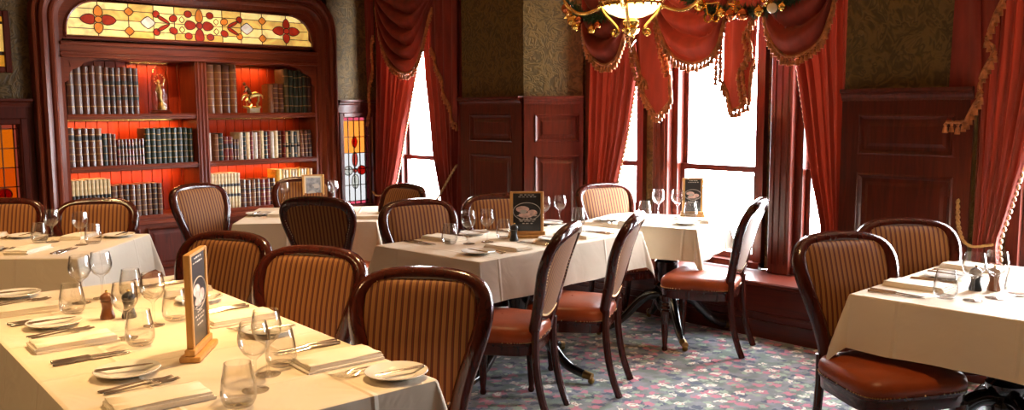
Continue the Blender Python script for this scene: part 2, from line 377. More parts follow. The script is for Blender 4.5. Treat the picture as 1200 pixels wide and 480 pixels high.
def wains(parent, P0, P1, side, panels, z0=0, low=.42):
    L, fn = frame2(P0, P1, side); mb = MB()
    fbox(mb, fn, 0, L, 0, .006, z0, 1.58)
    fbox(mb, fn, 0, L, 0, .034, z0, z0+.16); fbox(mb, fn, 0, L, 0, .042, z0+.16, z0+.185)
    fbox(mb, fn, 0, L, 0, .024, z0+.185, low); fbox(mb, fn, 0, L, 0, .024, 1.14, 1.25); fbox(mb, fn, 0, L, 0, .024, 1.49, 1.58)
    cur = 0
    for s0, s1 in panels+[(L, L)]:
        if s0-cur > .005: fbox(mb, fn, cur, s0, 0, .0235, low, 1.5)
        cur = s1
    mb.build('wainscot_frame', mahog, parent)
    for s0, s1 in panels:
        fpanel(fn, parent, s0, s1, 1.25, 1.49); fpanel(fn, parent, s0, s1, low, 1.14)
    prof = [(0, 1.57), (.034, 1.57), (.036, 1.585), (.046, 1.60), (.048, 1.61), (.066, 1.622), (.068, ZC), (0, ZC)]
    mb = MB(); mb.add([fn(0, o, z) for o, z in prof]+[fn(L, o, z) for o, z in prof], [tuple(range(8)), tuple(range(15, 7, -1))]+[(i, (i+1) % 8, (i+1) % 8+8, i+8) for i in range(8)])
    mb.build('wainscot_rail', mahog, parent)
WA, WP = 5.12, 5.5          # face of the window wall, plane of the windows set back in its recesses
# pier between the corner window and the bay: straight face and splayed reveal
PB = (5.5, 4.98)
w = struct(MB().prism([(WA, 6.12), (WA, 5.31), PB, (5.62, 4.98), (5.62, 6.12)], lambda p, q, z: (p, q, z), 0, 3.2).build('wall_pier', wallp))
wains(w, (WA, 6.12), (WA, 5.31), -1, [(.13, .69)])
Lb = math.hypot(PB[0]-WA, PB[1]-5.31)
wains(w, (WA, 5.31), PB, -1, [(.09, Lb-.03)])
w = struct(MB().prism([(WA, 2.49), (WA, 1.74), (5.62, 1.68), (5.62, 2.44)], lambda p, q, z: (p, q, z), 0, 3.2).build('wall_right', wallp))
wains(w, (WA, 2.49), (WA, 1.74), -1, [(.105, .66)])
struct(MB().box(WA, 5.62, -3.6, .6, 0, 3.2).build('wall_far_right', wallp))
# low window seats, with moulded panelling and a nosed sill board
def window_seat(n, b0, b1):
    mb = MB().box(WA, 5.62, b0, b1, 0, .34); o = struct(mb.build('trim_%d' % n, mahog_b))
    L, fn = frame2((WA, b1), (WA, b0), -1); m2 = MB()
    fbox(m2, fn, 0, L, 0, .03, 0, .10); fbox(m2, fn, 0, L, 0, .038, .10, .118); fbox(m2, fn, 0, L, 0, .02, .118, .15); fbox(m2, fn, 0, L, 0, .02, .30, .345)
    m2.build('skirting', mahog_b, o)
    k = max(1, round(L/.8))
    for i in range(k):
        s0 = L*i/k+.04; s1 = L*(i+1)/k-.04; m3 = MB()
        fbox(m3, fn, s0, s1, 0, .004, .16, .295); fbox(m3, fn, s0, s1, .004, .018, .15, .165); fbox(m3, fn, s0, s1, .004, .018, .285, .30)
        m3.build('panel', mahog_b, o)
    MB().box(WA-.045, 5.52, b0, b1, .345, .38, c=.008).build('sill_board', mahog_b, o)
window_seat(1, 2.44, 5.31); window_seat(2, 6.12, 8.05); window_seat(3, .6, 1.72)
# window plane: piers, header and the sash windows
ZT = 2.62
def upright(name, b0, b1, papered):
    mb = MB().box(WP+.02, 5.62, b0, b1, .38, 3.2); o = struct(mb.build(name, wallp if papered else mahog)); return o
up1 = upright('wall_bay_left', 4.90, 5.05, True); up2 = upright('wall_bay_pier_left', 4.02, 4.33, True); up3 = upright('wall_bay_pier_right', 2.98, 3.26, True); up4 = upright('wall_bay_right', 2.40, 2.5, True)
upright('wall_corner_window_left', 7.62, 8.2, True); upright('wall_corner_window_right', 6.1, 6.72, True); upright('wall_side_window_left', 1.64, 1.78, True)
for nm, b0, b1 in (('wall_bay_header', 2.4, 5.05), ('wall_corner_header', 6.1, 8.2), ('wall_side_header', .6, 1.78)):
    struct(MB().box(WP+.02, 5.62, b0, b1, ZT+.1, 3.2).build(nm, wallp))
# engaged mahogany pilaster strips on the bay piers
for n, (b0, b1) in enumerate(((4.02, 4.16), (2.99, 3.15), (6.64, 6.74), (7.60, 7.70))):
    o = struct(MB().box(WP-.10, WP+.03, b0, b1, .38, ZT+.1, c=.006).build('trim_%d' % (n+4), mahog))
    w_ = b1-b0
    for f in (.2, .5, .8):
        MB().tube([(WP-.10, b0+w_*f, .45), (WP-.10, b0+w_*f, ZT)], .011, 6).build('reed', mahog, o, True)
def sash_window(n, b0, b1, zm=1.09):
    z0 = .385; mb = MB(); t = .055
    mb.box(WP-.03, 5.6, b0-.02, b0+t-.01, z0, ZT+.1).box(WP-.03, 5.6, b1-t+.01, b1+.02, z0, ZT+.1).box(WP-.03, 5.6, b0, b1, ZT+.02, ZT+.12).box(WP-.06, 5.6, b0-.02, b1+.02, z0, z0+.045)
    o = struct(mb.build('window_%d' % n, mahog))
    for nm, za, zb, off in (('lower_sash', z0+.045, zm+.022, .02), ('upper_sash', zm-.022, ZT+.02, .055)):
        m2 = MB(); s = .035; y0, y1 = b0+t-.01, b1-t+.01; x0, x1 = WP+off, WP+off+.032
        m2.box(x0, x1, y0, y0+s, za, zb).box(x0, x1, y1-s, y1, za, zb).box(x0, x1, y0+s, y1-s, za, za+.044).box(x0, x1, y0+s, y1-s, zb-.044, zb)
        q = m2.build(nm, mahog, o)
        MB().box(x0+.013, x0+.018, y0+s-.004, y1-s+.004, za+.04, zb-.04).build('pane', pane_m, q)
sash_window(1, 4.33, 4.90); sash_window(2, 3.26, 4.02); sash_window(3, 2.5, 2.98); sash_window(4, 6.74, 7.60, 1.035); sash_window(5, .7, 1.64)

# ------------------------------------------------------------------ bookcase wall with its two stained glass windows
BW = 8.05
def wall_with_hole(name, a0, a1, hole):
    ha0, ha1, hz0, hz1 = hole; mb = MB()
    mb.box(a0, ha0, BW, BW+.14, 0, 3.2).box(ha1, a1, BW, BW+.14, 0, 3.2).box(ha0, ha1, BW, BW+.14, 0, hz0).box(ha0, ha1, BW, BW+.14, hz1, 3.2)
    return struct(mb.build(name, wallp))
HR = (5.055, 5.42, .50, 1.455); HL = (1.52, 1.955, .55, 1.43)
wr = wall_with_hole('wall_bookcase_right', 4.9, 5.64, HR); wl = wall_with_hole('wall_bookcase_left', -3.6, 2.12, HL)
struct(MB().box(2.05, 4.98, BW+.36, BW+.5, 0, 3.2).build('wall_bookcase_rear', wallp))
struct(MB().box(2.05, 5.0, BW, BW+.4, 2.72, 3.2).build('wall_bookcase_top', wallp))
struct(MB().box(2.05, 2.12, BW+.1, BW+.4, 0, 3.2).build('wall_bookcase_reveal', mahog))
struct(MB().box(4.9, 4.98, BW+.1, BW+.4, 0, 3.2).build('wall_bookcase_reveal_right', mahog))
def plain_wains(parent, a0, a1, hole):
    ha0, ha1, hz0, hz1 = hole; fn = lambda s, o, z: (s, BW-o, z); mb = MB()
    for s0, s1, z0, z1 in ((a0, ha0-.05, 0, 1.58), (ha1+.05, a1, 0, 1.58), (ha0-.05, ha1+.05, 0, hz0-.05), (ha0-.05, ha1+.05, hz1+.05, 1.58)):
        fbox(mb, fn, s0, s1, 0, .02, z0, z1)
    fbox(mb, fn, a0, a1, .02, .034, 0, .17); mb.build('wainscot_frame', mahog, parent)
    prof = [(0, 1.57), (.034, 1.57), (.036, 1.585), (.046, 1.60), (.048, 1.61), (.066, 1.622), (.068, ZC), (0, ZC)]
    mb = MB(); mb.add([fn(a0, o, z) for o, z in prof]+[fn(a1, o, z) for o, z in prof], [tuple(range(8)), tuple(range(15, 7, -1))]+[(i, (i+1) % 8, (i+1) % 8+8, i+8) for i in range(8)])
    mb.build('wainscot_rail', mahog_h, parent)
plain_wains(wr, 5.0, 5.5, HR); plain_wains(wl, -3.6, 2.05, HL)
def stained_window(n, hole, cols, tints, warm):
    a0, a1, z0, z1 = hole; mb = MB(); t = .05
    for s0, s1, y0, y1 in ((a0-t, a0, z0-t, z1+t), (a1, a1+t, z0-t, z1+t), (a0, a1, z0-t, z0), (a0, a1, z1, z1+t)):
        mb.box(s0, s1, BW-.035, BW+.03, y0, y1, c=.006)
    o = struct(mb.build('window_%d' % n, mahog))
    bor = .038; xs = [a0, a0+bor]+[a0+bor+(a1-a0-2*bor)*k/cols for k in range(1, cols)]+[a1-bor, a1]
    nr = 5; zs = [z0, z0+bor]+[z0+bor+(z1-z0-2*bor)*k/nr for k in range(1, nr)]+[z1-bor, z1]
    yb = BW+.06; le = MB(); ca = (a0+a1)/2
    for i in range(len(xs)-1):
        for j in range(len(zs)-1):
            edge = i in (0, len(xs)-2) or j in (0, len(zs)-2)
            m = tints['border'] if edge else tints['high'] if j >= len(zs)-4 else tints['low']
            MB().box(xs[i]+.002, xs[i+1]-.002, yb, yb+.004, zs[j]+.002, zs[j+1]-.002).build('pane', m, o)
    for x in xs: le.box(x-.004, x+.004, yb-.004, yb+.008, z0, z1)
    for z in zs: le.box(a0, a1, yb-.004, yb+.008, z-.004, z+.004)
    def gem(cx, cz, rx, rz, m, kind):
        pts = [(cx+rx*math.cos(k*PI/8)*(abs(math.cos(k*PI/8))**.3 if kind == 'd' else 1), cz+rz*math.sin(k*PI/8)*(abs(math.sin(k*PI/8))**.3 if kind == 'd' else 1)) for k in range(16)]
        f = lambda p, q, d: (p, yb-.010+d, q)
        MB().prism(pts, f, 0, .006).build('gem', m, o)
        for k in range(16):
            p, q = pts[k], pts[(k+1) % 16]; le.tube([(p[0], yb-.008, p[1]), (q[0], yb-.008, q[1])], .0045, 4)
    gem(ca, z1-.27, .035, .065, tints['red'], 'd')
    zc = z1-.58
    gem(ca, zc+.12, .034, .08, tints['red2'], 'o'); gem(ca+.085, zc, .055, .05, tints['red'], 'o'); gem(ca-.085, zc, .055, .05, tints['pale'], 'o'); gem(ca, zc-.12, .045, .08, tints['pale'], 'o'); gem(ca, zc, .025, .025, tints['red2'], 'o')
    le.build('lead_came', lead, o)
stained_window(6, HR, 4, dict(border=tinted('pink_glass', (0.1200, 0.0420, 0.0540)), high=tinted('pale_orange_glass', (0.1560, 0.0840, 0.0300)), low=tinted('pale_glass', (0.1200, 0.1200, 0.1200)), red=tinted('red_glass', (.75, .08, .06)), red2=tinted('rose_glass', (.8, .25, .2)), pale=tinted('milk_glass', (.85, .85, .8))), False)
stained_window(7, HL, 4, dict(border=tinted('rose_pink_glass', (0.0700, 0.0260, 0.0180)), high=tinted('amber_glass', (0.1050, 0.0440, 0.0060)), low=tinted('orange_glass', (0.1000, 0.0320, 0.0040)), red=tinted('deep_red_glass', (.6, .05, .03)), red2=tinted('brown_glass', (.55, .2, .1)), pale=tinted('honey_glass', (.95, .7, .4))), True)
# framed amber glass panel on the wallpaper left of the bookcase
pf = thing('stained_glass_picture', 'amber glass panel in a mahogany frame hung beside the bookcase arch', 'picture', (1.5, BW, 1.85))
mb = MB()
for s0, s1, y0, y1 in ((0, .05, 0, .5), (.37, .42, 0, .5), (.05, .37, 0, .05), (.05, .37, .45, .5)): mb.box(s0, s1, -.045, -.002, y0, y1, c=.008)
mb.build('frame', mahog, pf)
for s0, s1 in ((.05, .155), (.157, .262), (.264, .37)):
    for z0, z1, m in ((.05, .14, lg_deep), (.17, .39, lg_amber), (.41, .45, lg_deep)): MB().box(s0, s1, -.02, -.012, z0, z1).build('pane', m, pf)
mb = MB().box(.05, .37, -.022, -.008, .14, .17).box(.05, .37, -.022, -.008, .39, .41)
for s in (.156, .263): mb.box(s-.003, s+.003, -.024, -.008, .05, .45)
mb.build('lead_came', lead, pf)

# ------------------------------------------------------------------ the recessed bookcase with its arched surround
bc = thing('bookcase', 'tall arched mahogany bookcase built into the wall, stained glass panel across its top', 'bookcase', (0, 0, 0))
A0, A1, FB = 2.06, 4.97, 7.99          # outer edges, front plane
SW = .225; ZA = 2.74; RA = .42
prof = [(0, .06), (0, -.005), (.012, -.03), (.03, -.035), (.042, -.02), (.055, -.018), (.062, -.05), (.085, -.062), (.108, -.05), (.115, -.015), (.135, -.012), (.145, -.028), (.165, -.032), (.18, -.018), (.19, .01), (SW, .015), (SW, .10)]
path = [((A0, .0), (1, 0))]; path.append(((A0, ZA-RA), (1, 0)))
for k in range(1, 13):
    th = PI-k*PI/2/12; path.append(((A0+RA+RA*math.cos(th), ZA-RA+RA*math.sin(th)), (-math.cos(th), -math.sin(th))))
path2 = [((A0+A1-p[0], p[1]), (-n[0], n[1])) for p, n in reversed(path)]
rows = [[(p[0]+n[0]*w_, FB+d, p[1]+n[1]*w_) for w_, d in prof] for p, n in path+path2]
MB().grid(rows).build('surround_moulding', bookwood, bc, 35)
I0, I1 = A0+SW, A1-SW                 # 2.285 .. 4.745
# fascia around the lunette
LZ0, LZ1, LR = 2.17, 2.485, .27; La, Lb2 = 2.335, 4.70
def arch(x0, x1, z0, z1, r, n=10):
    P = [(x0, z0), (x0, z1-r)]
    for k in range(1, n+1): th = PI-k*PI/2/n; P.append((x0+r+r*math.cos(th), z1-r+r*math.sin(th)))
    for k in range(0, n): th = PI/2-k*PI/2/n; P.append((x1-r+r*math.cos(th), z1-r+r*math.sin(th)))
    return P+[(x1, z1-r), (x1, z0)]
o_ = arch(I0-.005, I1+.005, 2.12, ZA-SW+.005, RA-SW+.005); i_ = arch(La, Lb2, LZ0, LZ1, LR)
yf = FB+.02
MB().grid([[(p[0], yf, p[1]) for p in o_], [(p[0], yf, p[1]) for p in i_], [(p[0], yf+.05, p[1]) for p in i_]]).build('lunette_fascia', bookwood_h, bc, 35)
MB().tube([(p[0], yf-.002, p[1]) for p in i_]+[(i_[0][0], yf-.002, i_[0][1])], .014, 6).build('lunette_bead', bookwood_h, bc, True)
mb = MB().box(I0, I1, yf-.01, yf+.06, 1.99, 2.13)
mb.box(I0, I1, yf-.035, yf, 2.095, 2.125, c=.006).box(I0, I1, yf-.022, yf, 2.03, 2.045, c=.004).box(I0, I1, yf-.03, yf, 1.99, 2.01, c=.004)
mb.build('frieze_rail', bookwood_h, bc)
# lunette glass, pane by pane
lun = MB().box(La, Lb2, yf+.05, yf+.09, LZ0-.02, LZ1+.02).build('lunette_backing', bookwood_h, bc)
def arcz(a):
    d = min(a-La, Lb2-a)
    return LZ1 if d >= LR else LZ1-LR+math.sqrt(max(0, LR*LR-(LR-d)**2))
ca = 3.515; offs = [.23, .42, .64, .90]
xs = [La]+[ca-o for o in reversed(offs)]+[ca]+[ca+o for o in offs]+[Lb2]
zs = [LZ0, LZ0+.075, LZ0+.16, LZ0+.245, LZ1]; yl = yf+.03; le = MB()
Rl = random.Random(3)
for i in range(len(xs)-1):
    for j in range(4):
        x0, x1, z0, z1 = xs[i], xs[i+1], zs[j], zs[j+1]
        up_ = []
        for k in range(11):
            a = x0+(x1-x0)*k/10; zz = min(z1, arcz(a))
            if zz > z0+.004: up_.append((a, zz))
        if len(up_) < 3: continue
        poly = [(up_[0][0], z0), (up_[-1][0], z0)]+list(reversed(up_))
        MB().prism(poly, lambda p, q, d: (p, yl+d, q), 0, .006).build('pane', Rl.choice([lg_amber, lg_cream, lg_cream, lg_amber, lg_cream]), lun)
for z in zs:
    aa = [La+(Lb2-La)*k/60 for k in range(61)]; ok = [a for a in aa if arcz(a) > z-.002]
    if ok: le.box(ok[0], ok[-1], yl-.005, yl+.004, z-.003, z+.003)
for x in xs[1:-1]: le.box(x-.003, x+.003, yl-.006, yl+.004, LZ0, arcz(x))
def petal(cx, cz, ang, l, w_, m, kind='leaf', lift=.014):
    pts = []
    n = 14
    for k in range(n):
        t = 2*PI*k/n
        if kind == 'leaf': px = l/2*math.cos(t); py = w_/2*math.sin(t)*(1-.25*math.cos(t))*(1.0 if abs(math.cos(t)) < .8 else .75)
        elif kind == 'diamond': px = l/2*math.copysign(abs(math.cos(t))**1.6, math.cos(t)); py = w_/2*math.copysign(abs(math.sin(t))**1.6, math.sin(t))
        else: px = l/2*math.cos(t); py = w_/2*math.sin(t)
        pts.append((cx+px*math.cos(ang)-py*math.sin(ang), cz+px*math.sin(ang)+py*math.cos(ang)))
    MB().prism(pts, lambda p, q, d: (p, yl-lift+d, q), 0, .008).build('petal', m, lun)
    for k in range(n):
        p, q = pts[k], pts[(k+1) % n]; le.tube([(p[0], yl-lift+.001, p[1]), (q[0], yl-lift+.001, q[1])], .0045, 4, cap=False)
zc = LZ0+.155
for sgn, pm in ((-1, lg_orange), (1, lg_red)):
    x = ca+sgn*.90
    petal(x-.085, zc, PI, .13, .085, lg_red); petal(x+.085, zc, 0, .13, .085, lg_red)
    petal(x, zc+.072, PI/2, .10, .075, pm); petal(x, zc-.072, -PI/2, .10, .075, pm); petal(x, zc, 0, .065, .055, lg_red if sgn > 0 else lg_orange, 'o', .018)
    x = ca+sgn*.64
    petal(x, zc+.085, 0, .08, .075, lg_orange, 'diamond'); petal(x, zc-.085, 0, .08, .075, lg_orange, 'diamond')
    petal(ca+sgn*.475, zc, 0, .13, .11, lg_white, 'diamond'); petal(ca+sgn*.40, zc+.08, 0, .06, .06, lg_red, 'o'); petal(ca+sgn*.40, zc-.08, 0, .06, .06, lg_red if sgn < 0 else lg_orange, 'o')
    petal(ca+sgn*.335, zc+.035, sgn*.5, .13, .03, lg_red); petal(ca+sgn*.335, zc-.035, -sgn*.5, .13, .03, lg_red)
    petal(ca+sgn*.245, zc+.05, .4, .075, .06, lg_red if sgn < 0 else lg_orange, 'o'); petal(ca+sgn*.245, zc-.06, -.4, .075, .06, lg_red, 'o')
    petal(ca+sgn*.105, zc+.10, 0, .07, .06, lg_red, 'o'); petal(ca+sgn*.105, zc-.10, 0, .07, .06, lg_red, 'o')
    petal(ca+sgn*.165, zc+.045, 0, .05, .055, lg_cream, 'diamond'); petal(ca+sgn*.165, zc-.045, 0, .05, .055, lg_cream, 'diamond')
    petal(ca+sgn*.085, zc, 0, .11, .08, lg_red)
petal(ca, zc+.09, PI/2, .13, .07, lg_orange); petal(ca, zc-.09, PI/2, .13, .085, lg_red); petal(ca, zc, 0, .06, .06, lg_red, 'o', .018)
le.build('lead_came', lead, lun)
# carcass, shelves, back boards
BB = BW+.34
mb = MB().box(I0-.02, I0+.03, FB+.03, BB, 0, 2.0).box(I1-.03, I1+.02, FB+.03, BB, 0, 2.0).box(I0, I1, FB+.1, BB, 1.985, 2.02)
mb.build('carcass_side', bookwood, bc)
post = MB().box(3.445, 3.555, FB+.015, BB, .5, 2.0)
for c_ in (3.465, 3.5, 3.535): post.tube([(c_, FB+.015, .5), (c_, FB+.015, 1.99)], .012, 6)
post.build('centre_post', bookwood, bc, 40)
nb = 26
for k in range(nb):
    x0 = I0+(I1-I0)*k/nb; x1 = I0+(I1-I0)*(k+1)/nb
    MB().box(x0+.002, x1-.002, BB-.02, BB, .5, 2.0, c=.004).build('back_board', backwood, bc)
for z in (1.51, 1.052, .583):
    for x0, x1 in ((I0+.03, 3.445), (3.555, I1-.03)):
        MB().box(x0, x1, FB+.045, BB-.02, z-.045, z).box(x0, x1, FB+.03, FB+.05, z-.05, z-.004, c=.006).box(x0, x1, FB+.022, FB+.04, z-.03, z-.014, c=.004).build('shelf', bookwood_h, bc)
for sgn, x in ((1, I0+.03), (-1, I1-.03)):
    pts = [(0, 1.99), (.30, 1.99), (.22, 1.965), (.16, 1.95), (.13, 1.915), (.07, 1.89), (.035, 1.86), (.03, 1.80), (0, 1.78)]
    b_ = MB().prism([(x+sgn*p, q) for p, q in pts], lambda p, q, d: (p, FB+.03+d, q), 0, .03).build('corner_bracket', bookwood_h, bc)
    pts = [(.04, 1.965), (.17, 1.965), (.11, 1.93), (.05, 1.91)]
    MB().prism([(x+sgn*p, q) for p, q in pts], lambda p, q, d: (p, FB+.024+d, q), 0, .01).build('carving', bookwood_h, b_)
# base cupboards
mb = MB().box(I0, I1, FB+.04, BB, 0, .53).box(I0, I1, FB+.0, FB+.06, .5, .54, c=.008); mb.build('cupboard_base', bookwood_h, bc)
for k in range(4):
    x0 = I0+(I1-I0)*k/4+.03; x1 = I0+(I1-I0)*(k+1)/4-.03; fn = lambda s, o, z: (s, FB+.042-o, z)
    d_ = fpanel(fn, bc, x0, x1, .08, .47, 'cupboard_door')
    MB().ell((x0+.03 if k % 2 else x1-.03, FB-.0, .29), (.012, .014, .012)).build('knob', brass, d_, True)
# small warm lamps above the shelves, as in a lit cabinet
for z, x0, x1, pw in ((1.985, 2.95, 3.30, 1.6), (1.985, 3.75, 4.35, 2.6), (1.462, 2.35, 3.40, 4.5), (1.462, 3.62, 4.65, .8), (1.004, 2.35, 3.40, 4.0), (1.004, 3.62, 4.65, 3.2)):
    nm = {1.985: 'top', 1.462: 'middle', 1.004: 'bottom'}[z]; sd = 'left' if x0 < 3.5 else 'right'
    t = thing('shelf_lamp', 'slim brass lamp strip lighting the %s %s shelf of the bookcase' % (nm, sd), 'lamp', (0, 0, 0), 0, 'bookcase shelf lamps')
    MB().box(x0, x1, BB-.11, BB-.08, z-.016, z-.001, c=.003).build('lamp_housing', brass, t)
    lamp('shelf_light', 'AREA', ((x0+x1)/2, BB-.095, z-.018), pw, (1, .42, .12), x1-x0-.04, (0, 0, 0), .02, t)
# ------------------------------------------------------------------ chairs
def back_y(x, z): return -.205-(z-.45)*.24-.10*max(0, z-.75)**1.0+.22*x*x
OUT = [(.172, .40), (.172, .46), (.178, .53), (.196, .61), (.222, .69), (.246, .765), (.257, .83), (.252, .885), (.228, .93), (.18, .961), (.10, .977), (0, .981)]
def mirror(P): return P+[(-x, z) for x, z in reversed(P[:-1])]
def bp(x, z, off=0): return Vector((x, back_y(x, z)+off, z))
def chair_meshes():
    ms = {}
    # back frame: rounded mahogany rim swept along the balloon outline
    path = [Vector((x, 0, z)) for x, z in smooth_poly([(x, z, 0) for x, z in mirror(OUT)], 1) for _ in (0,)] if False else [Vector((p[0], 0, p[1])) for p in smooth_poly([(x, z, 0) for x, z in mirror(OUT)], 1)]
    sec = [(-.022, -.014), (-.022, .014), (-.012, .024), (.006, .026), (.022, .016), (.024, -.010), (.012, -.022), (-.012, -.022)]
    rows = []
    for i, p in enumerate(path):
        t = (path[min(i+1, len(path)-1)]-path[max(i-1, 0)]).normalized(); n = Vector((-t.z, 0, t.x)); n = n if n.dot(Vector((p.x, 0, p.z-.6))) > 0 else -n
        if p.z < .5: n = Vector((math.copysign(1, p.x), 0, 0))
        q = Vector((p.x, back_y(p.x, p.z), p.z)); c = q-n*.028
        rows.append([c+n*a*1.28+Vector((0, b*1.12, 0)) for a, b in sec+[sec[0]]])
    mb = MB().grid(rows)
    # crest: a slightly thicker moulded top
    ms['back_frame'] = mb.mesh('back_frame', chairwood, 60)
    # lower arc of the frame, under the upholstered panel
    arc = [(-.165+.33*k/12, .545-.035*math.sin(PI*k/12)) for k in range(13)]
    mb = MB().tube([bp(x, z) for x, z in arc], .020, 8); ms['cross_rail'] = mb.mesh('cross_rail', chairwood, True)
    # upholstered panels, front and rear
    def inner(z):
        zz = z; P = OUT
        for i in range(len(P)-1):
            if P[i][1] <= zz <= P[i+1][1]:
                t = (zz-P[i][1])/(P[i+1][1]-P[i][1]); return lerp(P[i][0], P[i+1][0], t)
        return 0
    def panel(off, puff):
        rows = []; nr, ncol = 16, 18
        for i in range(nr+1):
            t = i/nr; z = .545+(.942-.545)*(1-(1-t)**1.35 if t > .5 else (t if t > 0 else 0)) if False else .548+(.944-.548)*math.sin(t*PI/2)**1.0
            sc = .915
            hw = inner(min(.9805, .981-(.981-z)/sc*.985))*1.0-.036 if z > .7 else inner(z)-.036
            hw = max(.02, hw)
            row = []
            for j in range(ncol+1):
                q = -1+2*j/ncol; x = hw*q; zb = z-(.03*(1-q*q)*(1-t)); e = (1-q**4)*(1-abs(2*t-1)**4)
                row.append(bp(x, zb, off+puff*max(0, e)))
            rows.append(row)
        return MB().grid(rows).mesh('upholstery', stripe_m, True)
    ms['back_upholstery'] = panel(.012, .022); ms['rear_upholstery'] = panel(-.012, -.012)
    # nailheads round both panels
    def nails(off, sg):
        mb = MB(); P = []
        for k in range(1, 40):
            t = k/40; z = .548+(.944-.548)*t
            hw = inner(min(.9805, .981-(.981-z)/.915*.985))-.036 if z > .7 else inner(z)-.036
            P.append((max(.0, hw), z))
        loop = [(-x, z) for x, z in reversed(P)]; loop = [(x, z) for x, z in P]+[(x, z) for x, z in [(-a, b) for a, b in reversed(P)]]+[(-.15+.30*k/12, .552-.032*math.sin(PI*k/12)) for k in range(13)]
        for p in resample([(x, 0, z) for x, z in loop]+[(loop[0][0], 0, loop[0][1])], 92):
            c = bp(p.x*1.01, p.z, off); r = .0068
            mb.add([c+Vector((r, 0, 0)), c+Vector((0, 0, r)), c+Vector((-r, 0, 0)), c+Vector((0, 0, -r)), c+Vector((0, sg*.005, 0))], [(0, 1, 4), (1, 2, 4), (2, 3, 4), (3, 0, 4)])
        return mb
    a = nails(.016, 1); b = nails(-.016, -1); a.add(b.v, b.f); ms['nailhead_trim'] = a.mesh('nailhead_trim', nailbrass)
    # seat: domed leather cushion on a mahogany apron
    def so(k, n, gx, s=1):   # rounded trapezoid outline
        th = 2*PI*k/n; c, s_ = math.cos(th), math.sin(th); e = .42
        x = math.copysign(abs(c)**e, c); y = math.copysign(abs(s_)**e, s_); hw = .235+.02*y+gx
        return (x*hw*s, y*(.225+gx)*s)
    n = 40; rows = []
    for s, z in ((.97, .405), (1.0, .415), (1.015, .435), (1.0, .455), (.95, .472), (.8, .487), (.55, .497), (.25, .501), (.02, .502)):
        rows.append([(so(k, n, 0, s)[0], so(k, n, 0, s)[1]+.01, z) for k in range(n+1)])
    ms['seat'] = MB().grid(rows).mesh('seat', leather, True)
    rows = []
    for gx, z in ((-.02, .345), (-.006, .35), (-.004, .395), (.002, .402), (.002, .412), (-.02, .413)): rows.append([(so(k, n, gx)[0], so(k, n, gx)[1]+.01, z) for k in range(n+1)])
    rows.append([(0, 0, .413)]*(n+1)); rows.insert(0, [(0, 0, .36)]*(n+1))
    ms['seat_apron'] = MB().grid(rows).mesh('seat_apron', chairwood, 40)
    mb = MB()
    for k in range(84):
        x, y = so(k*n/84, n, -.0005); d = Vector((x, y, 0)).normalized(); c = Vector((x*1.005, y*1.005+.01, .4145)); tdir = Vector((-d.y, d.x, 0)); r = .0045
        mb.add([c+tdir*r, c+Vector((0, 0, r)), c-tdir*r, c-Vector((0, 0, r)), c+d*.005], [(0, 1, 4), (1, 2, 4), (2, 3, 4), (3, 0, 4)])
    ms['seat_nailheads'] = mb.mesh('seat_nailheads', nailbrass)
    ms['leg_front'] = MB().lathe([(.001, 0), (.014, 0), (.019, .012), (.014, .03), (.018, .06), (.022, .12), (.026, .2), (.029, .255), (.022, .262), (.031, .275), (.022, .288), (.027, .297), (.021, .31), (.033, .325), (.035, .355), (.001, .355)], n=12).mesh('leg', chairwood, 40)
    pts = [(0, -.215, .47), (0, -.212, .40), (0, -.214, .32), (0, -.228, .2), (0, -.255, .09), (0, -.29, 0)]
    ms['leg_rear'] = MB().tube(smooth_poly(pts, 2), [lerp(.023, .0155, k/21) for k in range(len(smooth_poly(pts, 2)))] if len(smooth_poly(pts, 2)) <= 22 else .02, 8).mesh('leg', chairwood, 40)
    return ms
CM = chair_meshes()
def chair(label, x, y, face, group=None, top=False):
    # x, y: seat centre on the floor (camera-aligned), or the point under the crest of the back if top; face in degrees
    f = math.radians(face)
    if top: x, y = x+.352*math.cos(f), y+.352*math.sin(f)
    a, b = cw(x, y)
    t = thing('dining_chair', label, 'chair', (a, b, 0), f-PHI-PI/2, group)
    for k in ('seat', 'seat_apron', 'back_frame', 'cross_rail', 'back_upholstery', 'rear_upholstery'): link(k, CM[k], t)
    for k in ('nailhead_trim', 'seat_nailheads'): stuff(link(k, CM[k], t))
    for s in (-1, 1):
        link('leg', CM['leg_front'], t, (s*.2, .19, 0)); link('leg', CM['leg_rear'], t, (s*.165, 0, 0))
    return t
G1 = 'striped chairs along the front table'
chair('striped mahogany chair behind the front table, farthest of its three, nearest the bookcase', -1.295, 3.941, 250, G1, True)
chair('striped mahogany chair behind the front table, middle one of its three', -.803, 3.498, 252, G1, True)
chair('large striped mahogany chair at the near right corner of the front table', -.31, 3.0, 260, G1, True)
chair('pale striped chair angled in front of the bookcase, left of the bookcase table', -2.425, 6.593, 326, None, True)
chair('striped chair with its back to us at the near side of the bookcase table', -1.276, 5.55, 82, None, True)
chair('striped chair at the left corner of the middle table, before the corner window', -.60, 5.353, 296, None, True)
chair('low glimpsed striped chair below the corner window, between two tables', -.782, 6.486, 226, None, True)
chair('striped chair behind the bookcase table, half hidden by its menu', -1.747, 7.219, 283, None, True)
chair('striped chair behind the middle table, partly hidden by the upright menu', -.096, 5.711, 285, None, True)
chair('sunlit gold striped chair below the left curtain of the bay window', .673, 6.468, 297, None, True)
chair('side-turned red leather chair at the near side of the middle table, nearest us', -.043, 4.30, 162)
chair('side-turned red leather chair, second at the near side of the middle table', .342, 4.72, 162)
chair('brightly sunlit red leather chair at the window table, its back to the bay window', 1.227, 5.47, 153)
chair('striped chair with dark leather seat tucked under the corner of the right table', 1.461, 3.832, 284, None, True)
chair('striped chair behind the right table against the wainscot panelling', 1.962, 4.301, 269, None, True)
chair('striped chair behind the left table, in front of the bookcase books', -2.657, 5.516, 281, None, True)
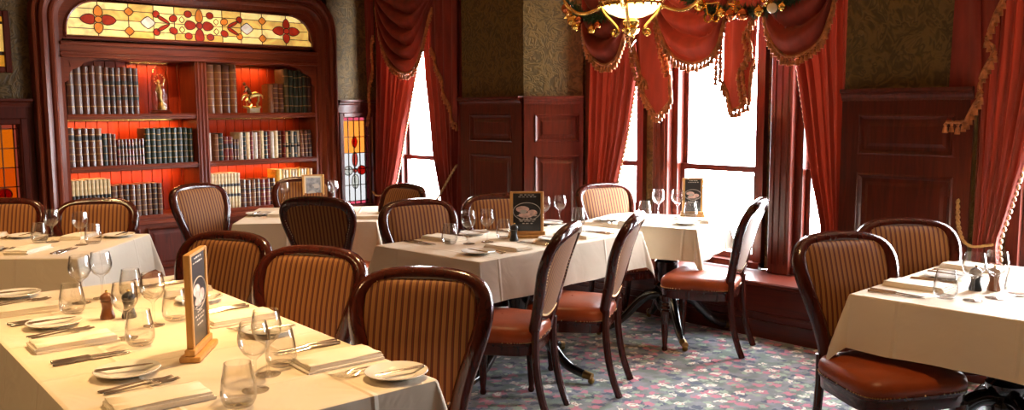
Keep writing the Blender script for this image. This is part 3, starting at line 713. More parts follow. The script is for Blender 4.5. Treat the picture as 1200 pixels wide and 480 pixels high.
chair('striped chair cut off by the left edge, behind the left table', -3.266, 5.549, 281, None, True)

# ------------------------------------------------------------------ tables with their cloths
TH = .752
def table(label, clabel, cx, cy, ang, L, W, h, ped=None, pang=0, pr=.46, wav=1.0, seed=0):
    a, b = cw(cx, cy); rz = math.radians(ang)-PHI
    t = thing('pedestal_table', label, 'table', (a, b, 0), rz)
    MB().box(-L/2+.01, L/2-.01, -W/2+.01, W/2-.01, TH-.03, TH, c=.008).build('tabletop', blackwood, t)
    px, py = (0, 0)
    if ped:
        pa, pb = cw(*ped); d = Matrix.Rotation(-rz, 2) @ Vector((pa-a, pb-b)); px, py = d
    MB().lathe([(.001, .16), (.05, .16), (.075, .20), (.08, .25), (.06, .29), (.085, .32), (.085, .34), (.055, .36), (.062, .40), (.078, .46), (.08, .50), (.055, .53), (.085, .55), (.085, .565), (.06, .58), (.07, .66), (.14, .70), (.14, TH-.03), (.001, TH-.03)], (px, py, 0), 18).build('column', blackwood, t, 40)
    for k in range(4):
        th = math.radians(pang)-math.radians(ang)+k*PI/2; c, s = math.cos(th), math.sin(th)
        pts = [(.05, .27), (.12, .28), (.2, .22), (.28, .13), (.36, .07), (pr-.03, .045)]
        l = MB().tube(smooth_poly([(px+c*r, py+s*r, z) for r, z in pts], 2), [.034]*8+[.03]*8+[.024]*30, 8) if False else MB()
        sp = smooth_poly([(px+c*r, py+s*r, z) for r, z in pts], 2); n = len(sp)
        l.tube(sp, [lerp(.042, .022, i/(n-1)) for i in range(n)], 8); lo = l.build('leg', blackwood, t, 60)
        MB().tube([(px+c*(pr-.05), py+s*(pr-.05), .05), (px+c*pr, py+s*pr, .042)], [.026, .022], 8).ell((px+c*(pr-.005), py+s*(pr-.005), .02), (.02, .02, .02)).build('brass_caster', darkbrass, lo, True)
    # the cloth: flat top, skirts falling from the edges, pointed corners
    xs = [-L/2-h+h*k/9 for k in range(9)]+[-L/2+L*k/14 for k in range(15)]+[L/2+h*(k+1)/9 for k in range(9)]
    ys = [-W/2-h+h*k/9 for k in range(9)]+[-W/2+W*k/10 for k in range(11)]+[W/2+h*(k+1)/9 for k in range(9)]
    def dens(v, half): # extra rows close to the edge
        out = []
        for q in v: out.append(q)
        for s in (-1, 1): out += [s*(half-.012), s*(half+.004), s*(half+.012), s*(half-.004)]
        return sorted(set(round(q, 5) for q in out))
    xs = dens(xs, L/2); ys = dens(ys, W/2); rows = []; e = .006; zt = TH+.004
    for yv in ys:
        row = []
        for xv in xs:
            ex = max(0, abs(xv)-L/2); ey = max(0, abs(yv)-W/2); r = math.hypot(ex, ey); sx = math.copysign(1, xv); sy = math.copysign(1, yv)
            bx = max(-L/2, min(L/2, xv)); by = max(-W/2, min(W/2, yv))
            if r == 0: row.append((xv, yv, zt)); continue
            th = math.atan2(ey, ex); f = r/h
            drop = r-min(r, .02)*.35
            flare = .008+.03*min(1, f)+.20*r*math.sin(2*th)**2
            along = (by if ex > ey else bx)
            wv = wav*.010*f*math.sin(along*11+seed+(1 if ex > ey else 3))+wav*.006*f*math.sin(along*23+seed*2)
            o = flare+wv*(1-math.sin(2*th)**2)
            row.append((bx+sx*math.cos(th)*o, by+sy*math.sin(th)*o, zt-drop*.985))
        rows.append(row)
    c = MB().grid(rows).build('tablecloth', linen_m, None, 60, (a, b, 0), rz)
    tag(c, clabel, 'tablecloth'); return t
table('front dining table under a cream cloth, nearest us', 'cream tablecloth of the large front table at lower left', -1.243, 2.966, -50.0, 2.12, .87, .26, wav=.6, seed=1)
table('dark pedestal table in the middle of the room, brass casters on its feet', 'cream tablecloth of the middle table, shaded towards us', .017, 5.19, 47.3, 1.45, .83, .235, (.032, 4.99), -35+0, .50, seed=2)
table('black lacquered pedestal table below the bay window', 'sun-bleached white tablecloth on the window table', 1.0, 6.02, -31, .82, .64, .22, (1.05, 5.81), 5, .47, seed=3)
table('pedestal table at the right edge beside the side window', 'white tablecloth of the right table, pointed corner hanging over a leather seat', 2.143, 3.646, 43.15, 1.18, .86, .235, seed=4, pr=.42)
table('table at the left edge in front of the bookcase', 'white tablecloth of the left table, bright side facing right', -2.98, 5.005, 0, 1.32, .91, .24, seed=5)
table('small table between the bookcase and the corner window', 'white tablecloth of the small table by the bookcase menu', -1.49, 6.46, 6, .97, .98, .30, seed=6)
# ------------------------------------------------------------------ curtains
def interp(poly, z):           # poly of (b, z), z falling
    if z >= poly[0][1]: return poly[0][0]
    for i in range(len(poly)-1):
        if poly[i+1][1] <= z <= poly[i][1]:
            t = (poly[i][1]-z)/max(1e-6, poly[i][1]-poly[i+1][1]); return lerp(poly[i][0], poly[i+1][0], t)
    return poly[-1][0]
def bobbles(mb, pts, r=.012, step=.034, n=6):
    L = sum((Vector(pts[i+1])-Vector(pts[i])).length for i in range(len(pts)-1))
    for p in resample(pts, max(3, int(L/step))): mb.ell(p, (r, r, r*1.25), n, 4)
def tassels(mb, pts, ln=.062, step=.03, r=.0155):
    L = sum((Vector(pts[i+1])-Vector(pts[i])).length for i in range(len(pts)-1))
    for p in resample(pts, max(3, int(L/step))):
        k = R.uniform(.85, 1.15)
        mb.lathe([(.002, 0), (r*.55, -.006), (r*.75, -.014), (r*.45, -.02), (r*.8, -.03*k), (r*1.05, -ln*k), (.001, -ln*k)], (p[0]+R.uniform(-.004, .004), p[1], p[2]), 6)
def braid(mb, pts, r=.011): mb.tube([Vector(p) for p in pts], r, 6)
def drape(parent, a0, left, right, zt, zb, nf, amp, bob='R', name='drape'):
    rows = []; nz = 46; nq = nf*8
    for i in range(nz+1):
        z = zt+(zb-zt)*i/nz; bl = interp(left, z); br = interp(right, z); w = abs(bl-br); row = []
        for j in range(nq+1):
            q = j/nq; th = 2*PI*nf*q+.5*math.sin(3*q+z*1.4)
            row.append((a0+amp*(.7+.3*math.sin(q*9+1))*(1.2-2.4*abs(math.sin(th/2))**.7)+.2*amp*math.sin(th*1.5+z*2), lerp(bl, br, q)+.2*w/nf*math.cos(th)*math.sin(PI*q), z))
        rows.append(row)
    o = MB().grid(rows).build(name, velv, parent, 80)
    ed = [r[-1] if bob == 'R' else r[0] for r in rows]
    mb = MB(); bobbles(mb, [p for p in ed if p[2] < zt-.1 and p[2] > zb+.02]); stuff(mb.build('bobble_fringe', bobble_m, o, True)); return o
def swag(parent, a0, top, low, bulge=.12, nfold=5, name='swag'):
    low = smooth_poly([(0, p[0], p[1]) for p in low], 2); nq = 30; lw = resample(low, nq+1); tp = resample([(0, *top[0]), (0, *top[1])], nq+1); rows = []; nr = 44
    for i in range(nr+1):
        r = i/nr; row = []
        for j in range(nq+1):
            q = j/nq; s = math.sin(PI*q); P = tp[j].lerp(lw[j], r)
            sag = -.05*s*math.sin(PI*r)
            fold = .12*(abs(math.sin(PI*nfold*(r**.9)+.7*math.sin(2*q*PI+nfold)))**.55-.55)*(.15+.85*s)*min(1, (1-r)*5+.25)
            row.append((a0-bulge*s**.6*math.sin(r*PI*.55)-fold, P.y, P.z+sag))
        rows.append(row)
    o = MB().grid(rows).build(name, velv, parent, 80); e = [(p[0]-.004, p[1], p[2]) for p in rows[-1]]
    mb = MB(); braid(mb, e); tassels(mb, e); stuff(mb.build('tassel_fringe', fringe_m, o, True)); return o
def jabot(parent, a0, top, low, npl=3, fr=None, name='jabot', m=None, amp=.022):
    nq = npl*8; lw = resample([(0, *p) for p in low], nq+1); tp = resample([(0, *top[0]), (0, *top[1])], nq+1); rows = []
    for i in range(25):
        r = i/24; row = []
        for j in range(nq+1):
            q = j/nq; P = tp[j].lerp(lw[j], r); row.append((a0+amp*math.sin(2*PI*npl*q)*(1-.25*r), P.y, P.z))
        rows.append(row)
    o = MB().grid(rows).build(name, m or velv, parent, 80); mb = MB()
    e = [(p[0]-.012, p[1], p[2]) for p in rows[-1]]; braid(mb, e); tassels(mb, e)
    for line in (fr or []):
        L = [(a0-.03, p[0], p[1]) for p in line]; braid(mb, L, .009); tassels(mb, L, .05, .03); tassels(mb, [(p[0]-.005, p[1]+.03, p[2]-.02) for p in L], .05, .034)
    stuff(mb.build('tassel_fringe', fringe_m, o, True)); return o
def rope(parent, pts, name='tieback_cord', r=.011):
    P = smooth_poly(pts, 2); n = len(P); mb = MB()
    Q = resample(P, 40)
    for ph in (0, PI): mb.tube([q+Vector((.006*math.cos(i*1.1+ph), .006*math.sin(i*1.1+ph), 0)) for i, q in enumerate(Q)], r*.7, 6)
    return mb.build(name, cord_m, parent, True)
ZH = 2.78
cu = thing('corner_window_curtains', 'red velvet curtains with a fringed swag at the narrow corner window', 'curtain', (0, 0, 0))
drape(cu, 5.27, [(7.70, 2.7), (7.68, 1.9), (7.70, .77), (7.66, .63), (7.74, .4)], [(6.9, 2.7), (6.942, 2.105), (7.049, 1.8), (7.144, 1.52), (7.224, 1.286), (7.307, 1.02), (7.39, .787), (7.487, .647), (7.42, .4)], ZH, .40, 8, .04)
drape(cu, 5.27, [(6.9, 2.7), (6.873, 2.1), (6.839, 1.827), (6.779, 1.52), (6.722, 1.1), (6.598, .674), (6.56, .4)], [(6.26, 2.7), (6.28, 1.24), (6.33, .67), (6.28, .4)], ZH, .40, 7, .04, 'L')
swag(cu, 5.2, ((7.62, ZH), (6.60, ZH)), [(7.58, 2.62), (7.511, 2.482), (7.373, 2.128), (7.203, 1.94), (7.005, 1.88), (6.85, 1.92), (6.737, 2.095), (6.64, 2.5)], .07, 6)
jabot(cu, 5.18, ((6.66, ZH), (6.25, ZH)), [(6.644, 2.12), (6.543, 1.94), (6.445, 1.70), (6.299, 1.41), (6.265, 1.40)], 3)
jabot(cu, 5.18, ((7.76, ZH), (7.60, ZH)), [(7.745, 1.43), (7.735, 1.45), (7.66, 1.85), (7.60, 2.3)], 2)
rope(cu, [(5.13, 6.22, 1.02), (5.14, 6.38, .86), (5.15, 6.52, .70), (5.2, 6.62, .66)])
rope(cu, [(5.2, 7.46, .66), (5.15, 7.58, .63), (5.2, 7.72, .67)])
cu = thing('bay_window_curtains', 'red velvet curtains with three fringed swags across the bright bay window', 'curtain', (0, 0, 0))
drape(cu, 5.22, [(4.66, 2.7), (4.64, 1.85), (4.645, .93), (4.62, .8), (4.68, .4)], [(4.12, 2.7), (4.152, 2.085), (4.173, 1.8), (4.211, 1.577), (4.266, 1.285), (4.356, .95), (4.40, .8), (4.36, .4)], ZH, .40, 7, .04)
drape(cu, 5.22, [(2.95, 2.6), (2.905, 1.894), (2.872, 1.795), (2.843, 1.657), (2.793, 1.4), (2.736, 1.1), (2.654, .775), (2.68, .4)], [(2.51, 2.6), (2.505, 1.667), (2.50, .785), (2.50, .4)], ZH, .40, 6, .035, 'L')
swag(cu, 5.16, ((4.70, 2.62), (4.14, 2.62)), [(4.66, 2.30), (4.602, 2.02), (4.521, 1.92), (4.399, 1.85), (4.273, 1.89), (4.224, 2.0), (4.18, 2.3)], .07, 4)
swag(cu, 5.15, ((3.98, 2.68), (3.27, 2.68)), [(3.94, 2.36), (3.862, 2.09), (3.769, 1.93), (3.635, 1.845), (3.493, 1.835), (3.391, 1.895), (3.34, 2.03), (3.30, 2.33)], .10, 5)
swag(cu, 5.15, ((3.09, 2.6), (2.55, 2.6)), [(3.06, 2.22), (3.035, 2.11), (2.999, 1.99), (2.897, 1.855), (2.766, 1.845), (2.627, 1.925), (2.584, 2.11), (2.575, 2.25)], .08, 4)
jabot(cu, 5.14, ((4.19, 2.68), (3.90, 2.68)), [(4.12, 1.95), (4.074, 1.72), (3.928, 1.475), (3.775, 1.61), (3.80, 1.80)], 2, [[(4.17, 2.3), (4.12, 1.98), (4.06, 1.78), (4.0, 1.72)], [(3.91, 2.25), (3.86, 2.02), (3.80, 1.82)]])
jabot(cu, 5.14, ((3.36, 2.68), (3.08, 2.68)), [(3.367, 1.715), (3.28, 1.505), (3.169, 1.565), (3.12, 1.85)], 2, [[(3.37, 2.2), (3.37, 1.75)], [(3.10, 2.15), (3.17, 2.05), (3.13, 1.92), (3.20, 1.80), (3.17, 1.60)]])
cu = thing('side_window_curtain', 'deep red velvet curtain with stepped gold fringe at the right edge', 'curtain', (0, 0, 0))
drape(cu, 5.17, [(1.83, 2.6), (1.79, 1.413), (1.758, .744), (1.79, .4)], [(1.36, 2.6), (1.42, 1.7), (1.465, 1.417), (1.495, 1.221), (1.552, .969), (1.598, .786), (1.56, .4)], ZH, .40, 7, .04)
jabot(cu, 5.10, ((1.86, 2.7), (1.60, 2.7)), [(1.881, 1.445), (1.785, 1.445), (1.70, 1.60), (1.735, 1.66), (1.64, 1.83), (1.70, 1.90), (1.62, 2.10)], 3, amp=.018)
rope(cu, [(5.10, 1.80, 1.02), (5.09, 1.79, .85), (5.10, 1.74, .75), (5.12, 1.62, .78)])

# ------------------------------------------------------------------ chandelier
ch = thing('chandelier', 'lit brass chandelier with glowing amber bowl and crystal finial near the bay window', 'chandelier', (4.31, 3.5, 1.9))
bowl_m, N, L_, p_ = nt('glowing_amber_bowl'); setp(p_, (.9, .7, .35), .2, coat=.3); p_.inputs['Emission Color'].default_value = (1, .72, .3, 1); p_.inputs['Emission Strength'].default_value = 3.5
MB().lathe([(.02, .19), (.08, .20), (.14, .225), (.18, .265), (.185, .27), (.178, .268), (.135, .232), (.08, .21), (.02, .2)], n=28).build('glass_bowl', bowl_m, ch, True)
MB().lathe([(.183, .262), (.195, .268), (.197, .282), (.188, .292), (.178, .285), (.178, .266)], n=28).build('bowl_rim', brass, ch, True)
g_ = MB().lathe([(.197, .282), (.205, .29), (.203, .325), (.21, .335), (.2, .34), (.195, .33), (.195, .29)], n=28)
for k in range(24): g_.ell((.205*math.cos(k*PI/12), .205*math.sin(k*PI/12), .262), (.008, .008, .012), 6, 4)
g_.build('gallery', brass, ch, True)
MB().lathe([(.001, .08), (.02, .082), (.045, .10), (.06, .125), (.035, .135), (.05, .15), (.055, .17), (.03, .19), (.02, .21), (.03, .225), (.026, .24), (.001, .25)], n=16).build('urn', brass, ch, 50)
MB().lathe([(.001, -.005), (.009, .0), (.013, .012), (.006, .02), (.016, .032), (.035, .055), (.042, .075), (.02, .09), (.001, .09)], n=8).build('crystal_finial', clear_glass('crystal', (.85, .8, .72), 1.3), ch, 10)
MB().lathe([(.001, .24), (.014, .24), (.014, .5), (.03, .52), (.014, .54), (.014, 1.24), (.06, 1.27), (.07, 1.295), (.001, 1.295)], n=12).build('stem', brass, ch, 40)
for k in range(4):
    th = .53+k*PI/2; c, s = math.cos(th), math.sin(th)
    pts = [(.19, .275), (.17, .225), (.12, .175), (.085, .135), (.075, .105), (.095, .085), (.12, .095), (.115, .118), (.095, .115)]
    MB().tube(smooth_poly([(c*r, s*r, z) for r, z in pts], 2), .010, 6).build('scroll', brass, ch, True)
    pts = [(.03, .30), (.14, .29), (.25, .235), (.33, .225), (.40, .27), (.44, .33), (.40, .365), (.37, .335), (.395, .315)]
    arm = MB().tube(smooth_poly([(c*r, s*r, z) for r, z in pts], 2), .011, 6).build('arm', brass, ch, True)
    MB().lathe([(.001, .33), (.012, .33), (.03, .36), (.034, .375), (.012, .38), (.012, .46), (.001, .46)], (c*.44, s*.44, 0), 10).build('candle_cup', brass, arm, 40)
lamp('bowl_light', 'POINT', (0, 0, .33), 22, (1, .62, .26), .06, parent=ch)
# ------------------------------------------------------------------ garland over the bay pelmet
gl = thing('christmas_garland', 'dark green pine garland with gold baubles draped over the bay swags', 'garland', (0, 0, 0))
gp = smooth_poly([(5.02, 4.86, 2.55), (5.02, 4.76, 2.40), (5.02, 4.61, 2.26), (5.02, 4.43, 2.19), (5.02, 4.22, 2.26), (5.02, 4.0, 2.46), (5.02, 3.78, 2.44), (5.02, 3.55, 2.25), (5.02, 3.40, 2.185), (5.02, 3.2, 2.155), (5.02, 3.01, 2.15), (5.02, 2.86, 2.17), (5.02, 2.6, 2.3)], 2)
mb = MB().tube(gp, .02, 6)
for p in resample(gp, 620):
    for _ in range(6):
        th = R.uniform(0, 2*PI); ph = R.uniform(-.9, .9); d = Vector((math.cos(th), ph, math.sin(th))).normalized(); ln = R.uniform(.035, .075)
        q = p+d*ln*1.1; w_ = d.cross(Vector((R.uniform(-1, 1), R.uniform(-1, 1), R.uniform(-1, 1)))).normalized()*.0055
        mb.add([p+w_, p-w_, q], [(0, 1, 2)])
stuff(mb.build('foliage', pine, gl))
def bauble(b, z, r, m, a=4.955):
    r *= 1.35
    o = MB().ell((a, b, z), (r, r, r), 12, 8).build('bauble', m, gl, True)
    MB().lathe([(.001, r*.95), (r*.28, r*.95), (r*.28, r*1.2), (.001, r*1.2)], (a, b, z), 8).build('cap', brass, o)
for b, z, r, m in ((4.56, 2.16, .028, goldball), (4.60, 2.20, .03, goldball), (4.53, 2.20, .024, redball), (4.66, 2.30, .03, redball), (4.40, 2.12, .024, goldball), (4.34, 2.15, .022, redball), (3.44, 2.215, .034, goldball), (3.20, 2.13, .03, redball), (3.11, 2.125, .03, redball), (2.99, 2.135, .026, goldball), (2.90, 2.15, .024, plain('cream_bauble', (.8, .7, .5), .3, vary=.05)), (3.27, 2.15, .022, goldball), (2.83, 2.15, .02, goldball)): bauble(b, z, r, m)
for fb, fz, fr in ((4.55, 2.185, .055), (4.63, 2.255, .05), (3.16, 2.185, .05), (2.93, 2.19, .045)):
    mb = MB()
    for k in range(6):
        th = k*PI/3+.3; c, s = math.cos(th), math.sin(th); d = fr
        mb.add([(4.94, fb, fz), (4.955, fb+c*d*.6-s*d*.28, fz+s*d*.6+c*d*.28), (4.93, fb+c*d, fz+s*d), (4.955, fb+c*d*.6+s*d*.28, fz+s*d*.6-c*d*.28)], [(0, 1, 2), (0, 2, 3)])
    mb.ell((4.935, fb, fz), (.01, .012, .012), 8, 5); mb.build('gilt_flower', goldball, gl)
# gilt scroll ornament hanging from the garland
mb = MB()
for s in (-1, 1):
    P = [(4.96, 3.345+s*.05, 2.22), (4.96, 3.345+s*.035, 2.16)]+[(4.96, 3.345+s*(.03+.026*math.cos(k*PI/5+PI/2)), 2.125+.026*math.sin(k*PI/5+PI/2)) for k in range(10)]
    mb.tube(P, .0065, 6)
mb.tube([(4.96, 3.295, 2.22), (4.96, 3.395, 2.22)], .006, 6); mb.build('gilt_scroll', goldball, gl, True)

# ------------------------------------------------------------------ books
BC = {k: plain('book_'+k, c, .3, coat=.3, vary=.25, scale=30, bump=.1, bscale=90) for k, c in dict(brown=(.085, .026, .012), dark=(.032, .012, .009), tan=(.16, .058, .02), red=(.14, .014, .010), green=(.009, .020, .014), olive=(.05, .036, .013), cream=(.62, .50, .28), white=(.50, .46, .38), blue=(.02, .033, .036), yellow=(.75, .42, .06), grey=(.11, .055, .04)).items()}
gilt = plain('gilt_band', (.34, .20, .08), .4, .5, vary=.2)
blacklab = plain('black_label', (.015, .014, .016), .45, vary=.1)
CN = dict(brown='brown', dark='dark brown', tan='tan', red='red', green='dark green', olive='olive', cream='cream', white='white', blue='dark blue', yellow='yellow', grey='grey brown')
def book(a0, a1, zs, zt, dp, c, lab, bands, label, group, y0=None):
    w_ = a1-a0; h = zt-zs; y0 = FB+.07 if y0 is None else y0
    o = tag(link('book', None, None, ((a0+a1)/2, y0, zs)), label, 'book', group) if False else None
    g = w_*.03+.0006
    def sec(e, d0, d1): return [(-w_/2+g-e, d1), (-w_/2+g-e, d0+.012), (-w_*.34-e, d0+.004-e), (0, d0-e), (w_*.34+e, d0+.004-e), (w_/2-g+e, d0+.012), (w_/2-g+e, d1)]
    mb = MB(); f = lambda p, q, z: (p, q, z)
    mb.prism(sec(0, 0, dp), f, 0, h)
    for k in range(bands):
        z = h*(.16+.68*k/max(1, bands-1)); mb.prism(sec(.0008, -.0015, .03), f, z-.004, z+.004, 1)
    b_ = mb.build('book', [BC[c], gilt if bands and c not in ('cream', 'white', 'yellow') else BC[c]], None, 40, ((a0+a1)/2, y0, zs))
    tag(b_, label, 'book', group)
    for lz, lh, lm in lab: MB().prism(sec(.0006, -.001, .02), f, h*lz, h*(lz+lh), 0).build('spine_label', lm, b_)
def row_(shelf, zs, a0, a1, n, zt, cs, lab, bands, desc, jz=.006, jw=.1, dp=.2):
    ws = [R.uniform(1-jw, 1+jw) for _ in range(n)]; S = sum(ws); x = a0
    for k in range(n):
        wd_ = (a1-a0)*ws[k]/S; c = cs[k % len(cs)] if isinstance(cs, (list, tuple)) else cs
        L = lab(k) if callable(lab) else lab
        book(x, x+wd_, zs, zt+R.uniform(-jz, jz), dp, c, L, bands, '%s from left, %s book, %s' % (ORD[k], CN[c], desc), desc)
        x += wd_
BL, BL2 = (.66, .11, blacklab), (.30, .11, blacklab)
row_(1, 1.51, 2.335, 2.64, 5, 1.925, ['brown', 'grey', 'brown', 'brown', 'grey'], [], 4, 'plain brown row, top left shelf')
row_(1, 1.51, 2.64, 2.945, 6, 1.92, ['brown', 'dark', 'brown'], [BL2, (.62, .09, blacklab)], 4, 'black-labelled row, top left shelf')
row_(1, 1.51, 3.575, 3.885, 4, 1.975, ['tan', 'tan', 'brown', 'tan'], [], 6, 'tall ribbed row, top right shelf', .004)
book(4.20, 4.262, 1.51, 1.79, .14, 'tan', [], 0, 'plain tan book with its cover showing, right of the horse statue', 'books beside the horse statue', FB+.05)
row_(1, 1.51, 4.264, 4.385, 2, 1.80, ['brown', 'brown'], [], 5, 'gilt-banded pair right of the horse statue')
row_(1, 1.51, 4.39, 4.70, 6, 1.94, ['olive', 'green', 'green', 'green', 'green', 'dark'], [], 4, 'tall dark row, right end of top shelf', .01)
row_(2, 1.052, 2.322, 2.605, 5, 1.385, ['grey', 'brown', 'brown', 'brown', 'tan'], [(.7, .1, blacklab)], 5, 'large row at left of middle shelf')
row_(2, 1.052, 2.607, 2.722, 3, 1.335, ['blue', 'brown', 'brown'], [], 4, 'three slim ones, middle left shelf')
row_(2, 1.052, 2.725, 2.965, 8, 1.283, ['red', 'grey', 'brown', 'red'], [(.62, .12, blacklab), (.3, .1, blacklab)], 4, 'small matching row, middle left shelf', .003)
row_(2, 1.052, 2.975, 3.425, 9, 1.375, ['green', 'green', 'blue', 'green'], [], 5, 'dark green row, middle left shelf')
row_(2, 1.052, 3.565, 3.60, 1, 1.32, ['white'], [], 3, 'left end of middle right shelf')
row_(2, 1.052, 3.63, 3.72, 2, 1.315, ['tan', 'green'], [], 4, 'tan and green pair, middle right shelf')
row_(2, 1.052, 3.725, 3.82, 2, 1.28, ['red', 'red'], [(.5, .2, blacklab)], 3, 'red pair, middle right shelf')
row_(2, 1.052, 3.822, 3.88, 2, 1.25, ['brown', 'brown'], [(.5, .2, blacklab)], 3, 'short brown pair, middle right shelf')
row_(2, 1.052, 3.882, 4.34, 12, 1.325, ['white', 'green', 'cream', 'red', 'white', 'tan', 'cream', 'green', 'red', 'white', 'cream', 'dark'], [], 5, 'mixed pale row, middle right shelf', .01, .25)
row_(2, 1.052, 4.36, 4.55, 6, 1.32, ['red', 'cream', 'green', 'white', 'blue', 'white'], [(.4, .15, blacklab)], 3, 'thin black-labelled row, middle right shelf', .006)
row_(2, 1.052, 4.552, 4.69, 3, 1.325, ['tan', 'brown', 'dark'], [], 5, 'leather ones, right end of middle shelf')
row_(3, .583, 2.325, 2.655, 10, .935, 'cream', [(.42, .2, blacklab)], 0, 'black-banded cream row, bottom left shelf', .002, .03)
row_(3, .583, 2.66, 3.11, 9, .872, ['grey', 'brown', 'dark', 'brown', 'grey'], [], 5, 'leather row, bottom left shelf', .004)
row_(3, .583, 3.575, 3.88, 9, .925, 'cream', [(.62, .08, blacklab), (.33, .08, blacklab)], 0, 'double-banded cream row, bottom right shelf', .002, .03)
row_(3, .583, 3.885, 4.26, 7, .85, ['grey', 'brown', 'tan', 'brown', 'red', 'red', 'dark'], [(.6, .1, blacklab)], 5, 'leather row, bottom right shelf', .004)
row_(3, .583, 4.27, 4.34, 1, .935, ['yellow'], [], 0, 'yellow slipcase, bottom right shelf')
row_(3, .583, 4.34, 4.69, 10, .93, ['cream', 'cream', 'yellow'], [(.55, .08, blacklab)], 0, 'yellow and cream set, bottom right shelf', .003)
# ------------------------------------------------------------------ ornaments on the top shelf
fg = thing('figurine', 'gilt figurine under a glass dome on the top left shelf', 'figurine', (3.16, FB+.15, 1.51))
MB().lathe([(.001, 0), (.095, 0), (.1, .012), (.085, .022), (.08, .034), (.001, .036)], n=20).build('base', mahog, fg, 40)
MB().lathe([(.074, .036), (.076, .2), (.074, .33), (.06, .39), (.035, .42), (.001, .432), (.034, .417), (.058, .387), (.072, .33), (.074, .2), (.072, .036)], n=20).build('glass_dome', dome_m, fg, True)
MB().lathe([(.001, .036), (.035, .036), (.04, .06), (.03, .09), (.015, .11), (.001, .11)], (.01, 0, 0), 10).build('pedestal', bronze, fg, True)
mb = MB().tube([(.01, 0, .10), (-.005, 0, .15), (0, 0, .2), (-.012, 0, .25), (-.01, 0, .27)], [.014, .02, .024, .02, .012], 8).ell((-.012, 0, .292), (.017, .017, .02)).tube([(-.005, 0, .25), (.03, -.01, .27), (.045, -.01, .32)], [.009, .008, .006], 6).tube([(-.02, 0, .25), (-.04, -.01, .21), (-.015, -.02, .19)], [.009, .008, .006], 6).tube([(.01, 0, .12), (.03, -.005, .09), (.025, 0, .06)], [.013, .01, .008], 6)
for k in range(9): th = k*.5; mb.ell((.045*math.cos(th), 0, .31+.05*math.sin(th)), (.007, .007, .007), 6, 4)
mb.build('figure', bronze, fg, True)
hs = thing('horse_statue', 'gilt statue of a rider on a leaning horse, grey stone base', 'statue', (4.07, FB+.12, 1.51))
MB().box(-.055, .055, -.035, .035, 0, .045, c=.004).build('stone_base', stone, hs)
mb = MB().tube([(.065, 0, .175), (.03, 0, .185), (-.02, 0, .17), (-.05, 0, .155)], [.02, .028, .026, .02], 8).tube([(-.045, 0, .165), (-.085, 0, .175), (-.10, 0, .165)], [.018, .014, .012], 8).tube([(-.10, 0, .17), (-.115, 0, .145), (-.12, 0, .125)], [.014, .011, .008], 8)
for x0, y0, pts in ((.05, .012, [(.05, .17), (.065, .12), (.05, .09), (.06, .055)]), (.05, -.012, [(.05, .17), (.05, .12), (.03, .09), (.035, .055)]), (-.04, .012, [(-.04, .15), (-.075, .12), (-.06, .085), (-.075, .06)]), (-.04, -.012, [(-.04, .15), (-.05, .11), (-.02, .085), (-.04, .055)])):
    mb.tube([(x, y0, z) for x, z in pts], [.014, .010, .007, .008], 6)
mb.tube([(.08, 0, .185), (.1, 0, .17), (.105, 0, .14)], [.008, .009, .004], 6).tube([(-.11, 0, .06), (0, 0, .05), (.08, 0, .06)], [.012, .016, .012], 8)
mb.build('horse', bronze, hs, True)
mb = MB().tube([(-.03, 0, .19), (-.05, 0, .23), (-.075, 0, .262)], [.02, .022, .016], 8).ell((-.088, 0, .285), (.016, .015, .018)).tube([(-.065, -.015, .25), (-.09, -.02, .22), (-.10, -.01, .20)], [.009, .008, .006], 6).tube([(-.03, -.022, .19), (-.055, -.03, .155), (-.04, -.03, .12)], [.012, .010, .008], 6)
mb.build('rider', dkbronze, hs, True)
# ------------------------------------------------------------------ table ware
ZTB = TH+.005
GM = {}
GM['wine'] = MB().lathe([(.001, 0), (.036, .0), (.037, .003), (.012, .008), (.0045, .014), (.004, .05), (.005, .085), (.012, .094), (.03, .108), (.042, .13), (.044, .15), (.040, .175), (.036, .195), (.0345, .195), (.0385, .175), (.0425, .15), (.0405, .131), (.029, .11), (.001, .098)], n=24).mesh('wine_glass', glass, True)
GM['tumbler'] = MB().lathe([(.001, 0), (.030, 0), (.038, .006), (.046, .022), (.0475, .04), (.044, .07), (.038, .1), (.035, .118), (.0335, .118), (.0365, .1), (.0425, .07), (.046, .04), (.0445, .024), (.036, .012), (.001, .01)], n=24).mesh('tumbler', glass, True)
GM['plate'] = MB().lathe([(.001, 0), (.05, 0), (.054, .004), (.075, .011), (.092, .016), (.0935, .018), (.092, .0195), (.074, .0145), (.056, .008), (.052, .006), (.001, .006)], n=32).mesh('plate', china, True)
def strip(secs):   # (y, half width, z centre, half thickness)
    rows = [[(-w_, y, z-t), (-w_*.6, y, z+t*.6), (0, y, z+t), (w_*.6, y, z+t*.6), (w_, y, z-t), (0, y, z-t), (-w_, y, z-t)] for y, w_, z, t in secs]
    mb = MB().grid(rows); return mb
GM['knife'] = strip([(-.115, .004, .006, .003), (-.112, .009, .006, .004), (-.03, .0065, .006, .004), (-.012, .0055, .006, .004), (-.008, .007, .006, .004), (0, .0085, .005, .0015), (.06, .010, .004, .0012), (.1, .008, .003, .001), (.115, .002, .003, .0006)]).mesh('knife', silver, True)
def fork_mesh():
    mb = strip([(-.105, .004, .004, .002), (-.10, .0095, .004, .0022), (-.07, .007, .005, .002), (0, .0035, .010, .002), (.02, .004, .011, .002), (.032, .011, .008, .0016), (.045, .0125, .006, .0014)])
    for k in range(4):
        x = -.0105+.007*k; mb.tube([(x, .044, .006), (x, .075, .005), (x*.95, .098, .009)], [.0022, .002, .001], 5)
    return mb.mesh('fork', silver, True)
GM['fork'] = fork_mesh()
GM['butter_knife'] = strip([(-.085, .004, .002, .002), (-.08, .007, .002, .003), (-.02, .005, .002, .003), (0, .008, .002, .0012), (.05, .009, .002, .001), (.075, .003, .002, .0006)]).mesh('butter_knife', silver, True)
